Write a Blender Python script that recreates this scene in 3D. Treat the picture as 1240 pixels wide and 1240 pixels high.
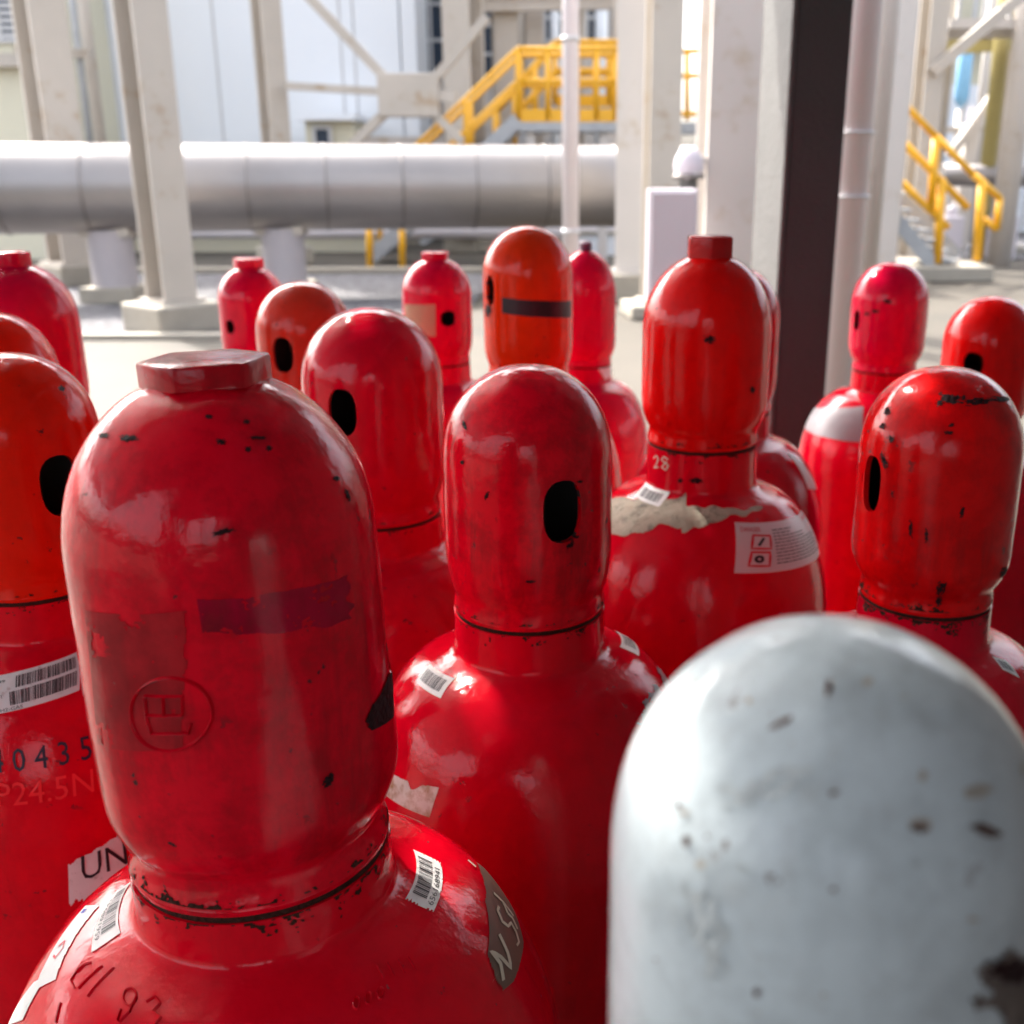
import bpy, bmesh, math, random
from mathutils import Vector, Matrix, noise
R_ = math.radians
random.seed(7)
for o in list(bpy.data.objects): bpy.data.objects.remove(o)
S = bpy.context.scene
COL = S.collection

# ------------------------------------------------------------------ camera, world, sun, exposure
F_PX, PX0, PY0, CAMZ = 1300.0, 690.0, 620.0, 1.6
PITCH = R_(17.7)
cam = bpy.data.cameras.new('camera'); cob = bpy.data.objects.new('camera', cam); COL.objects.link(cob)
cam.sensor_width = 36; cam.lens = 36*F_PX/1240; cam.shift_x = -(PX0-620)/1240
cam.clip_start = .02; cam.clip_end = 600
cob.location = (0, 0, CAMZ); cob.rotation_euler = (math.pi/2-PITCH, 0, 0)
cam.dof.use_dof = True; cam.dof.focus_distance = .52; cam.dof.aperture_fstop = 11.5
S.camera = cob
FW = Vector((0, math.cos(PITCH), -math.sin(PITCH))); UP = Vector((0, math.sin(PITCH), math.cos(PITCH)))
CAM = Vector((0, 0, CAMZ))
def ray(px, py): return FW + Vector((1, 0, 0))*((px-PX0)/F_PX) - UP*((py-PY0)/F_PX)
def at(px, py, Y):                       # the point seen at a pixel at ground distance Y
    r = ray(px, py); return CAM + r*(Y/r.y)

SUN_EL, SUN_AZ = R_(46), R_(-38)         # azimuth from +Y towards +X
w = bpy.data.worlds.new('World'); S.world = w; w.use_nodes = True
nt = w.node_tree; bg = nt.nodes['Background']
sky = nt.nodes.new('ShaderNodeTexSky'); sky.sky_type = 'NISHITA'; sky.sun_disc = False
sky.sun_elevation = SUN_EL; sky.sun_rotation = SUN_AZ
sky.air_density = .8; sky.dust_density = 7.0; sky.ozone_density = 1.0
hz = nt.nodes.new('ShaderNodeHueSaturation'); hz.inputs['Saturation'].default_value = .45   # hazy, nearly white sky
nt.links.new(sky.outputs[0], hz.inputs['Color']); nt.links.new(hz.outputs[0], bg.inputs[0]); bg.inputs[1].default_value = .15
sd = bpy.data.lights.new('sun', 'SUN'); so = bpy.data.objects.new('sun', sd); COL.objects.link(so)
sd.energy = 2.0; sd.angle = R_(.5); sd.color = (1, .95, .87)
sdir = Vector((math.sin(SUN_AZ)*math.cos(SUN_EL), math.cos(SUN_AZ)*math.cos(SUN_EL), math.sin(SUN_EL)))
so.rotation_euler = sdir.to_track_quat('Z', 'Y').to_euler()
S.view_settings.view_transform = 'Standard'; S.view_settings.look = 'None'
S.view_settings.gamma = 1; S.view_settings.exposure = 2.7
S.cycles.max_bounces = 10

# ------------------------------------------------------------------ materials
def mat(name, col, rough=.5, metal=0, coat=0, var=.12, scale=6, bump=0, bscale=40, spec=.5, dirt=None, dirt_amt=.0, dscale=3):
    m = bpy.data.materials.new(name); m.use_nodes = True; n = m.node_tree; N = n.nodes; L = n.links
    b = N['Principled BSDF']; b.inputs['Roughness'].default_value = rough; b.inputs['Metallic'].default_value = metal
    b.inputs['Coat Weight'].default_value = coat; b.inputs['Coat Roughness'].default_value = .12
    b.inputs['Specular IOR Level'].default_value = spec
    tc = N.new('ShaderNodeTexCoord'); nz = N.new('ShaderNodeTexNoise'); nz.inputs['Scale'].default_value = scale
    nz.inputs['Detail'].default_value = 6; L.new(tc.outputs['Object'], nz.inputs['Vector'])
    mx = N.new('ShaderNodeMix'); mx.data_type = 'RGBA'
    mx.inputs[6].default_value = (*[c*(1-var) for c in col], 1); mx.inputs[7].default_value = (*[min(1, c*(1+var)) for c in col], 1)
    L.new(nz.outputs[0], mx.inputs[0]); out = mx.outputs[2]
    if dirt:
        n2 = N.new('ShaderNodeTexNoise'); n2.inputs['Scale'].default_value = dscale; n2.inputs['Detail'].default_value = 9; n2.inputs['Roughness'].default_value = .65
        L.new(tc.outputs['Object'], n2.inputs['Vector'])
        cr = N.new('ShaderNodeValToRGB'); cr.color_ramp.elements[0].position = .62-dirt_amt; cr.color_ramp.elements[1].position = .78-dirt_amt*.6
        L.new(n2.outputs[0], cr.inputs[0]); m2 = N.new('ShaderNodeMix'); m2.data_type = 'RGBA'
        L.new(cr.outputs[0], m2.inputs[0]); L.new(out, m2.inputs[6]); m2.inputs[7].default_value = (*dirt, 1); out = m2.outputs[2]
    L.new(out, b.inputs['Base Color'])
    if bump:
        n3 = N.new('ShaderNodeTexNoise'); n3.inputs['Scale'].default_value = bscale; n3.inputs['Detail'].default_value = 8
        L.new(tc.outputs['Object'], n3.inputs['Vector']); bp = N.new('ShaderNodeBump'); bp.inputs['Strength'].default_value = bump
        bp.inputs['Distance'].default_value = .01; L.new(n3.outputs[0], bp.inputs['Height']); L.new(bp.outputs[0], b.inputs['Normal'])
    return m

def paint(name, col, grime=.5, chips=.5, rough=.2, seed=0., chipcol=(.03, .007, .01), fade=(.5, .02, .025), streak=.5):
    """old gloss enamel: tone patches, fine dark scuffs, chips down to the primer, orange peel"""
    m = bpy.data.materials.new(name); m.use_nodes = True; n = m.node_tree; N = n.nodes; L = n.links
    b = N['Principled BSDF']; b.inputs['Specular IOR Level'].default_value = .12
    tc = N.new('ShaderNodeTexCoord'); mp = N.new('ShaderNodeMapping'); mp.inputs['Location'].default_value = (seed*3.1, seed*1.7, seed*.9)
    L.new(tc.outputs['Object'], mp.inputs['Vector']); V = mp.outputs[0]
    def nz(scale, det=6, ro=.6, vec=V, dist=0):
        x = N.new('ShaderNodeTexNoise'); x.inputs['Scale'].default_value = scale; x.inputs['Detail'].default_value = det
        x.inputs['Roughness'].default_value = ro; x.inputs['Distortion'].default_value = dist; L.new(vec, x.inputs['Vector']); return x.outputs[0]
    def ramp(v, a, c, lo=0, hi=1):
        x = N.new('ShaderNodeMapRange'); x.inputs[1].default_value = a; x.inputs[2].default_value = c
        x.inputs[3].default_value = lo; x.inputs[4].default_value = hi; L.new(v, x.inputs[0]); return x.outputs[0]
    def mul(a, c):
        x = N.new('ShaderNodeMath'); x.operation = 'MULTIPLY'; L.new(a, x.inputs[0])
        if isinstance(c, float): x.inputs[1].default_value = c
        else: L.new(c, x.inputs[1])
        return x.outputs[0]
    def mix(f, a, c):
        x = N.new('ShaderNodeMix'); x.data_type = 'RGBA'; L.new(f, x.inputs[0])
        for k, q in ((6, a), (7, c)):
            if isinstance(q, tuple): x.inputs[k].default_value = (*q, 1)
            else: L.new(q, x.inputs[k])
        return x.outputs[2]
    st = N.new('ShaderNodeMapping'); st.inputs['Scale'].default_value = (1, 1, .16); L.new(V, st.inputs['Vector'])
    big = nz(9, 4); mid = nz(60, 8, .7); fine = nz(420, 6, .7); strk = nz(70, 7, .7, st.outputs[0], .4)
    dark = tuple(c*.62 for c in col); 
    c = mix(ramp(big, .35, .68), col, tuple(min(1, x*1.12) for x in col))
    c = mix(mul(ramp(mid, .46, .66), min(1., .75*grime)), c, dark)
    c = mix(mul(ramp(nz(28, 5, .65), .5, .62), .4*grime), c, tuple(x*.5 for x in col))
    c = mix(mul(mul(ramp(strk, .47, .66), ramp(nz(14, 3), .4, .58)), .75*grime*streak*2), c, tuple(x*.35+.006 for x in col))
    c = mix(mul(mul(ramp(nz(120, 9, .75), .52, .7), ramp(nz(7, 3), .5, .68)), .45*grime), c, fade)
    spk = mul(ramp(fine, .69-.02*chips, .73-.02*chips), ramp(nz(24, 3), .45, .62))
    c = mix(mul(spk, min(1., .9*grime+.1)), c, chipcol)
    chp = mul(ramp(nz(130, 8, .62), .655-.02*chips, .67-.02*chips), ramp(nz(16, 3), .5, .6))
    c = mix(chp, c, chipcol)
    L.new(c, b.inputs['Base Color'])
    rg = N.new('ShaderNodeMath'); rg.operation = 'ADD'; rg.use_clamp = True
    L.new(ramp(mid, .3, .75, rough*.4, rough*.8+.05*grime), rg.inputs[0]); L.new(mul(chp, .4), rg.inputs[1]); L.new(rg.outputs[0], b.inputs['Roughness'])
    b.inputs['Coat Weight'].default_value = .3; b.inputs['Coat Roughness'].default_value = .03
    bp = N.new('ShaderNodeBump'); bp.inputs['Strength'].default_value = .3; bp.inputs['Distance'].default_value = .002
    h = N.new('ShaderNodeMath'); h.operation = 'SUBTRACT'
    hs = N.new('ShaderNodeMath'); hs.operation = 'MULTIPLY_ADD'; L.new(nz(85, 3), hs.inputs[0]); hs.inputs[1].default_value = .75; L.new(mul(strk, .35), hs.inputs[2])
    L.new(hs.outputs[0], h.inputs[0]); L.new(mul(chp, .6), h.inputs[1]); L.new(h.outputs[0], bp.inputs['Height'])
    L.new(bp.outputs[0], b.inputs['Normal']); L.new(bp.outputs[0], b.inputs['Coat Normal'])
    return m

RED = (.78, .0010, .016); DEEP = (.42, .002, .008); ORANGE = (.7, .035, .004); PINK = (.66, .001, .04)
M = dict(
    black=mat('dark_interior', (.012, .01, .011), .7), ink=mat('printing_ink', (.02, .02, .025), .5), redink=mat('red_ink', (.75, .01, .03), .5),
    blueink=mat('blue_ink', (.06, .05, .5), .5), paper=mat('sticker_paper', (.8, .78, .76), .45, var=.06, scale=120, dirt=(.4, .32, .28), dirt_amt=.04, dscale=140),
    oldpaper=mat('stained_sticker_paper', (.8, .74, .66), .6, var=.2, scale=90, dirt=(.42, .25, .1), dirt_amt=.17, dscale=120),
    clearpaper=mat('hazard_label_paper', (.78, .72, .72), .4, var=.05),
    crust=mat('peeled_primer', (.5, .44, .33), .8, var=.35, scale=60, bump=.25, bscale=160, dirt=(.06, .06, .05), dirt_amt=.1, dscale=70),
    bare=mat('bare_scuffed_steel', (.03, .011, .013), .6, spec=.08, var=.5, scale=160, bump=.5, bscale=300),
    brownpaint=mat('brown_painted_patch', (.17, .1, .07), .45, var=.2, scale=60), chalk=mat('white_marker', (.72, .66, .52), .6),
    greyband=mat('grey_shoulder_paint', (.3, .28, .3), .35, var=.15, scale=30), tape=mat('masking_tape', (.5, .33, .2), .7),
    blacktape=mat('black_tape', (.012, .01, .016), .4), brass=mat('valve_brass', (.25, .18, .07), .4, 1),
    seam=mat('thread_grime', (.05, .018, .013), .8, spec=.1, var=.6, scale=300, bump=.5, bscale=400),
    greensteel=mat('galvanised_face', (.1, .1, .098), .5, .2, var=.25, scale=9, bump=.3, bscale=60),
    darksteel=mat('dark_primer_steel', (.042, .054, .055), .6, var=.15, scale=8, bump=.4, bscale=160),
    beige=mat('beige_column_paint', (.43, .385, .33), .5, var=.12, scale=2, dirt=(.3, .2, .1), dirt_amt=.06, dscale=2.5),
    lightbeige=mat('light_column_paint', (.53, .49, .45), .5, var=.06, scale=2, dirt=(.38, .29, .18), dirt_amt=.05, dscale=2.5),
    whitepipe=mat('white_pipe_paint', (.6, .56, .57), .35, var=.06, scale=2),
    wallwhite=mat('white_wall_panel', (.74, .77, .8), .6, var=.03, scale=.4), wallcream=mat('cream_wall', (.6, .57, .44), .7, var=.05, scale=.6),
    glass=mat('dark_window_glass', (.03, .045, .07), .12), frame=mat('window_frame', (.5, .5, .5), .5),
    yellow=mat('yellow_rail_paint', (.72, .36, .008), .4, var=.1, scale=3), grate=mat('grey_galvanised_stair', (.33, .34, .35), .5, .3, var=.2, scale=8),
    clad=mat('aluminium_cladding', (.27, .25, .24), .36, .5, var=.25, scale=1.1, bump=.12, bscale=4),
    band=mat('cladding_seam', (.22, .2, .19), .4, .6), pier=mat('painted_pier', (.36, .33, .34), .7, var=.1, scale=3),
    conc=mat('concrete_block', (.3, .27, .22), .85, var=.2, scale=5, bump=.5, bscale=30, dirt=(.2, .18, .14), dirt_amt=.03, dscale=5),
    cabinet=mat('lilac_white_enamel', (.56, .52, .56), .35, var=.03), blue=mat('blue_vessel_paint', (.16, .36, .55), .4),
    galv=mat('canopy_sheet', (.09, .085, .085), .5, .3, var=.1, scale=2), block=mat('added_wall_plaster', (.09, .08, .075), .8, var=.1, scale=2, bump=.3, bscale=20),
    olive=mat('olive_yellow_paint', (.34, .28, .1), .5, var=.15, scale=3), foliage=mat('leaf_green', (.05, .09, .02), .6, var=.4, scale=30),
)
# ground: poured concrete with stains and slab joints
gm = mat('concrete_ground', (.052, .043, .031), .85, var=.18, scale=1.3, bump=.25, bscale=30, dirt=(.03, .028, .022), dirt_amt=.1, dscale=.6)
M['ground'] = gm
gv = mat('grey_gravel', (.14, .135, .145), .9, var=.3, scale=9)
n = gv.node_tree; vo = n.nodes.new('ShaderNodeTexVoronoi'); vo.inputs['Scale'].default_value = 14
tcx = [q for q in n.nodes if q.type == 'TEX_COORD'][0]; n.links.new(tcx.outputs['Object'], vo.inputs['Vector'])
mxv = n.nodes.new('ShaderNodeMix'); mxv.data_type = 'RGBA'; mxv.blend_type = 'MULTIPLY'; mxv.inputs[0].default_value = .75
old = n.nodes['Principled BSDF'].inputs['Base Color'].links[0].from_socket
n.links.new(old, mxv.inputs[6]); bwv = n.nodes.new('ShaderNodeRGBToBW'); n.links.new(vo.outputs['Color'], bwv.inputs[0]); n.links.new(bwv.outputs[0], mxv.inputs[7]); n.links.new(mxv.outputs[2], n.nodes['Principled BSDF'].inputs['Base Color'])
bpv = n.nodes.new('ShaderNodeBump'); bpv.invert = True; bpv.inputs['Distance'].default_value = .05; n.links.new(vo.outputs['Distance'], bpv.inputs['Height'])
n.links.new(bpv.outputs[0], n.nodes['Principled BSDF'].inputs['Normal'])
M['gravel'] = gv

# ------------------------------------------------------------------ object helpers
def link(name, me, mats, parent=None, smooth=False, loc=None):
    for m in (mats if isinstance(mats, (list, tuple)) else [mats]): me.materials.append(m)
    if smooth:
        me.polygons.foreach_set('use_smooth', [True]*len(me.polygons)); me.set_sharp_from_angle(angle=R_(38))
    o = bpy.data.objects.new(name, me); COL.objects.link(o)
    if parent: o.parent = parent
    if loc is not None: o.location = loc
    return o
def tag(o, label=None, cat=None, group=None, kind=None):
    if label: o['label'] = label
    if cat: o['category'] = cat
    if group: o['group'] = group
    if kind: o['kind'] = kind
    return o
def empty(name, loc, label, cat, group=None, rz=0):
    o = bpy.data.objects.new(name, None); COL.objects.link(o); o.location = loc; o.rotation_euler.z = rz
    o.empty_display_size = .05
    return tag(o, label, cat, group)
class MB:
    """collects boxes, bars, tubes; build() links them as one mesh. Points are world minus origin."""
    def __init__(s, org=(0, 0, 0)): s.bm = bmesh.new(); s.o = Vector(org)
    def face(s, pts, mi=0):
        f = s.bm.faces.new([s.bm.verts.new(Vector(p)-s.o) for p in pts]); f.material_index = mi; return f
    def hexa(s, c, mi=0):
        v = [s.bm.verts.new(Vector(p)-s.o) for p in c]
        for q in ((0, 3, 2, 1), (4, 5, 6, 7), (0, 1, 5, 4), (1, 2, 6, 5), (2, 3, 7, 6), (3, 0, 4, 7)):
            f = s.bm.faces.new([v[i] for i in q]); f.material_index = mi
    def box(s, x0, x1, y0, y1, z0, z1, mi=0):
        s.hexa([(x0, y0, z0), (x1, y0, z0), (x1, y1, z0), (x0, y1, z0), (x0, y0, z1), (x1, y0, z1), (x1, y1, z1), (x0, y1, z1)], mi)
    def bar(s, a, b, wdt, h, mi=0, side=None):
        a, b = Vector(a), Vector(b); d = (b-a).normalized()
        sd_ = Vector(side) if side else d.cross(Vector((0, 0, 1)))
        if sd_.length < 1e-4: sd_ = Vector((1, 0, 0))
        sd_.normalize(); u = sd_.cross(d).normalized()
        c = [];
        for p in (a, b):
            for i, j in ((-1, -1), (1, -1), (1, 1), (-1, 1)): c.append(p+sd_*(i*wdt/2)+u*(j*h/2))
        s.hexa(c, mi)
    def tube(s, pts, r, n=10, mi=0, smooth=True):
        pts = [Vector(p) for p in pts]; rings = []
        for i, p in enumerate(pts):
            d = (pts[min(i+1, len(pts)-1)]-pts[max(i-1, 0)]).normalized()
            a = d.cross(Vector((0, 0, 1)));
            if a.length < 1e-3: a = Vector((1, 0, 0))
            a.normalize(); c = d.cross(a)
            rings.append([s.bm.verts.new(p-s.o+(a*math.cos(t)+c*math.sin(t))*r) for t in [2*math.pi*k/n for k in range(n)]])
        for A, B in zip(rings, rings[1:]):
            for k in range(n):
                f = s.bm.faces.new((A[k], A[(k+1) % n], B[(k+1) % n], B[k])); f.smooth = smooth; f.material_index = mi
        for q in (rings[0], rings[-1][::-1]): s.bm.faces.new(q[::-1]).material_index = mi
    def lathe(s, prof, c, n=24, mi=0):
        c = Vector(c)-s.o; rings = []
        for r, z in prof:
            rings.append([s.bm.verts.new(c+Vector((r*math.cos(2*math.pi*k/n), r*math.sin(2*math.pi*k/n), z))) for k in range(n)])
        for A, B in zip(rings, rings[1:]):
            for k in range(n):
                f = s.bm.faces.new((A[k], A[(k+1) % n], B[(k+1) % n], B[k])); f.smooth = True; f.material_index = mi
        s.bm.faces.new(rings[0][::-1]); s.bm.faces.new(rings[-1])
    def build(s, name, m, parent=None, smooth=False, bevel=0):
        me = bpy.data.meshes.new(name); bmesh.ops.recalc_face_normals(s.bm, faces=s.bm.faces[:])
        s.bm.to_mesh(me); s.bm.free(); o = link(name, me, m, parent, smooth)
        if not parent: o.location = s.o
        if bevel:
            b = o.modifiers.new('bevel', 'BEVEL'); b.width = bevel; b.segments = 2; b.limit_method = 'ANGLE'
        return o

# ------------------------------------------------------------------ the setting
me = bpy.data.meshes.new('ground'); me.from_pydata([(-150, -60, 0), (150, -60, 0), (150, 300, 0), (-150, 300, 0)], [], [(0, 1, 2, 3)])
tag(link('ground', me, M['ground']), kind='structure')
g = MB(); g.box(-30, -1.2, 10.7, 17.5, -.05, .012); tag(g.build('gravel_bed', M['gravel']), kind='structure')
g = MB(); g.box(-30, -1.2, 10.55, 10.7, -.05, .06); g.box(-30, -1.2, 17.5, 17.7, -.05, .1); tag(g.build('gravel_kerb', M['conc'], bevel=.015), kind='structure')
g = MB(); g.box(2.4, 30, 20.5, 28, -.05, .012); tag(g.build('gravel_patch', M['gravel']), kind='structure')

# canopy that shades the cylinders; unseen wall and partition added to shape the light
CZ = 3.2
CAN = MB((0, .5, CZ))
for k in range(150):
    x0 = -7+k*.1; z = CZ+.15 + (.03 if k % 2 else 0)
    CAN.box(x0, x0+.1, -2.0, 3.5, z, z+.015)
ct = empty('canopy', (0, .5, CZ), 'grey corrugated metal canopy over the cylinders', 'canopy')
CAN.build('roof_sheet', M['galv'], ct)
for y in (-1.9, .7, 3.3):
    b = MB((0, .5, CZ)); b.box(-7, 8, y-.06, y+.06, CZ, CZ+.14); b.build('purlin', M['darksteel'], ct)
for x in (-6.5, .65, 7.5):
    b = MB((0, .5, CZ)); b.box(x-.09, x+.09, -1.97, 3.45, CZ-.2, CZ-.001); b.build('rafter', M['darksteel'], ct)
for x, y in ((-6.5, 3.3), (-6.5, -1.9), (7.5, 3.3), (7.5, -1.9)):
    b = MB((0, .5, CZ)); b.box(x-.08, x+.08, y-.08, y+.08, 0, CZ-.201); b.build('post', M['darksteel'], ct)
wl = empty('reflection_wall', (0, -1.6, 0), 'unseen grey wall with openings behind the camera, added for the reflections', 'wall')
b = MB((0, -1.6, 0)); b.box(-1.0, 6, -1.8, -1.6, 0, 1.3); b.box(-1.0, 6, -1.8, -1.6, 2.2, CZ-.21)  # added wall out of view: darkens reflections, its openings give highlights on the caps
for x0, x1 in ((-1.0, -.45), (.35, 6)): b.box(x0, x1, -1.8, -1.6, 1.3, 2.2)
b.box(-.08, -.02, -1.74, -1.66, 1.3, 2.2)
b.build('wall_face', M['block'], wl)
wp = empty('shade_partition', (1.05, 0, 0), 'unseen dark partition right of the cylinders, added to block side light', 'wall')
b = MB((1.05, 0, 0)); b.box(1.05, 1.2, -1.595, 1.3, 0, 2.95); b.build('wall_face', M['block'], wp)  # added partition out of view, keeps side light off the white cap

# dark steel post right behind the cylinders
def hbeam(name, x, y, z0, z1, B, H, tf, tw, rz, m, label, cat, group=None, plinth=None, extra=None):
    e = empty(name, (x, y, 0), label, cat, group, rz)
    def loc(bx): return bx
    b = MB(); 
    b.box(-B/2, B/2, -H/2, -H/2+tf, z0, z1); b.box(-B/2, B/2, H/2-tf, H/2, z0, z1)
    b.box(-tw/2, tw/2, -H/2+tf, H/2-tf, z0, z1)
    b.build('column_shaft', m, e, bevel=.006)
    b = MB(); b.box(-B*.65, B*.65, -H*.65, H*.65, z0-.04, z0); b.build('base_plate', m, e)
    if plinth:
        b = MB(); b.box(-plinth/2, plinth/2, -plinth/2, plinth/2, 0, z0-.04); b.build('plinth', M['conc'], e, bevel=.03)
    return e
def colx(px, py, Y): return at(px, py, Y).x

p = at(955, 300, 2.35)
e = empty('steel_post', (p.x, p.y, 0), 'dark brown steel post right behind the capped cylinders', 'post')
b = MB(); b.box(-.04, .062, -.16, .16, .01, CZ+.14); b.build('post_web', M['darksteel'], e, bevel=.003)
b = MB(); b.box(-.052, -.041, -.163, .163, .01, CZ+.14); b.build('post_flange', M['greensteel'], e, bevel=.004)
b = MB(); b.box(-.15, .15, -.15, .15, 0, .01); b.build('base_plate', M['darksteel'], e)

# columns  (pixel x at pixel y, distance)
cg = 'beige steel columns of the plant frame'
def column(px, py, Y, wpx, rz, label, m='beige', z0=.34, z1=9, plinth=.75, ratio=1.0, grp=cg):
    W = wpx*Y/1300
    return hbeam('steel_column', colx(px, py, Y), Y, z0, z1, W, W*ratio, W*.1, W*.08, R_(rz), M[m], label, 'column', grp, plinth)
column(188, 180, 11.2, 43, 50, 'beige steel column on a concrete plinth in front of the big silver pipe')
column(56, 80, 15.9, 42, 50, 'beige steel column behind the silver pipe at the far left')
column(328, 90, 19.5, 25, 42, 'slim beige steel column left of the cross bracing')
column(563, 120, 22.4, 34, -25, 'beige steel column right of the cross bracing, behind the yellow stair rail')
column(612, 100, 24, 26, 10, 'narrow beige column behind the yellow stair')
column(646, 60, 24.5, 20, 10, 'narrowest beige column between dark windows above the yellow stair')
column(769, 160, 13.9, 40, -6, 'pale column where the silver pipe passes out of view', 'lightbeige', z0=.4)
column(803, 100, 12.4, 36, 8, 'beige column directly above the lilac white cabinet', 'beige', z0=.2)
column(888, 200, 6.2, 76, 4, 'broad pale column left of the dark post', 'lightbeige', z0=.1, plinth=.5)
column(1076, 180, 9.0, 28, 12, 'pale column between the white pipe and the right stair', 'lightbeige', z0=.1, plinth=.5)
column(1122, 120, 18.6, 24, 16, 'grey beige column with a diagonal brace behind the right stair rails', 'beige', z0=.2)
column(1232, 110, 22, 22, 10, 'yellowish narrow column at the far right edge', 'beige', z0=.2)

# horizontal frame members and cross bracing
def brace(name, parts, Y, label, cat, group=None, m='beige', node=None):
    c = at(parts[0][0], parts[0][1], Y); e = empty(name, c, label, cat, group)
    for x0, y0, x1, y1, wp in parts:
        b = MB(c); a, d = at(x0, y0, Y), at(x1, y1, Y); wd = wp*Y/1300
        b.bar(a, d, .16, wd, side=(0, 1, 0)); b.build('brace_bar', M[m], e)
    if node:
        b = MB(c); x0, y0, x1, y1 = node; p0 = at(x0, y1, Y); p1 = at(x1, y0, Y)
        b.box(p0.x, p1.x, Y-.13, Y+.13, p0.z, p1.z); b.build('gusset_plate', M[m], e, bevel=.02)
    return e
brace('cross_bracing', [(345, 104, 461, 111, 8), (529, 116, 552, 118, 12), (366, -12, 464, 92, 10), (526, 96, 590, 20, 10), (465, 138, 412, 190, 10), (526, 138, 560, 172, 9)], 19.2,
      'beige cross bracing with a square gusset plate', 'bracing', node=(460, 89, 531, 142))
brace('diagonal_brace', [(1128, 88, 1250, -16, 12)], 18.4, 'beige diagonal brace rising to the right from its column', 'bracing')

# buildings behind
def wall_box(e, org, x0p, x1p, Y, z0, z1, depth, m, name='wall'):
    b = MB(org); b.box(at(x0p, 100, Y).x, at(x1p, 100, Y).x, Y, Y+depth, z0, z1); return b.build(name, m, e)
def window(e, org, x0p, y0p, x1p, y1p, Y, nx=2, nz=3):
    a = at(x0p, y1p, Y); c = at(x1p, y0p, Y); f = MB(org); t = .07
    f.box(a.x, c.x, Y-.08, Y-.02, a.z, a.z+t); f.box(a.x, c.x, Y-.08, Y-.02, c.z-t, c.z)
    for k in range(nx+1):
        x = a.x+(c.x-a.x-t)*k/nx; f.box(x, x+t, Y-.085, Y-.022, a.z+t, c.z-t)
    for k in range(1, nz):
        z = a.z+(c.z-a.z)*k/nz; f.box(a.x+t, c.x-t, Y-.078, Y-.024, z-t/2, z+t/2)
    fo = f.build('window', M['frame'], e)
    p = MB(org); p.box(a.x+.01, c.x-.01, Y-.04, Y-.012, a.z+.01, c.z-.01); p.build('pane', M['glass'], fo)
def seams(e, org, xs, Y, z1):
    b = MB(org)
    for x in xs: X = at(x, 90, Y).x; b.box(X-.02, X+.02, Y-.02, Y+.01, .2, z1)
    b.build('panel_seam', M['frame'], e)
YB = 25.
o0 = at(300, 100, YB); e = empty('plant_building', (o0.x, YB, 0), 'tall white panelled building left of the yellow stair', 'building')
org = (o0.x, YB, 0)
wall_box(e, org, 82, 322, YB, .8, 14, 6, M['wallwhite']); wall_box(e, org, 326, 486, YB-.25, .8, 14, 6, M['wallwhite'])
seams(e, org, (140, 205, 264), YB, 13.8); seams(e, org, (415, 431), YB-.25, 13.8)
wall_box(e, org, 60, 500, YB-.4, 0, .8, 7, M['conc'], 'base')
wall_box(e, org, 488, 506, YB-.3, 0, 14, 2, M['wallwhite'], 'corner_pilaster')
o0 = at(395, 160, 23); e = empty('small_kiosk', (o0.x, 23, 0), 'small cream kiosk with a window beside the cross bracing', 'kiosk'); org = (o0.x, 23, 0)
wall_box(e, org, 366, 424, 23, 0, at(0, 146, 23).z, 1.4, M['wallcream']); 
b = MB(org); b.box(at(360, 100, 23).x, at(430, 100, 23).x, 22.7, 24.5, at(0, 146, 23).z, at(0, 139, 23).z); b.build('roof', M['wallwhite'], e)
window(e, org, 380, 152, 402, 178, 23, 1, 1)
o0 = at(10, 100, 22); e = empty('cream_building', (o0.x, 22, 0), 'low cream building with a dark louvred window at the far left', 'building'); org = (o0.x, 22, 0)
wall_box(e, org, -120, 62, 22, 0, 9, 5, M['wallcream']); window(e, org, -40, -20, 16, 52, 22, 3, 8)
b = MB(org); b.box(at(-120, 70, 22).x, at(64, 70, 22).x, 21.75, 22, at(0, 82, 22).z, at(0, 66, 22).z); b.build('ledge', M['beige'], e)
o0 = at(620, 100, 28); e = empty('window_building', (o0.x, 28, 0), 'cream building with tall dark windows behind the yellow stair', 'building'); org = (o0.x, 28, 0)
wall_box(e, org, 504, 760, 28, 0, 13, 6, M['lightbeige'])
window(e, org, 506, -40, 537, 92, 28, 2, 3); window(e, org, 584, -40, 600, 100, 28, 1, 4); window(e, org, 658, -40, 684, 52, 28, 2, 3); window(e, org, 708, -40, 738, 52, 28, 2, 3)
for xx in (552, 640, 698, 748): wall_box(e, org, xx-4, xx+5, 27.8, 0, 13, .2, M['wallwhite'], 'pilaster')
o0 = at(1190, 100, 30); e = empty('far_hall', (o0.x, 30, 0), 'bright white hall beyond the right stair', 'building'); org = (o0.x, 30, 0)
wall_box(e, org, 1000, 1420, 30, 0, 3.7, 6, M['wallwhite']); wall_box(e, org, 1000, 1420, 30.4, 3.7, 12, 6, M['wallcream'], 'upper_wall')
window(e, org, 1150, 30, 1240, 52, 29.9, 5, 1)
b = MB(org)
for x in range(1150, 1420, 22): X = at(x, 90, 30).x; b.box(X-.05, X+.05, 29.9, 30, .1, 6)
b.build('panel_seam', M['frame'], e)
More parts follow.
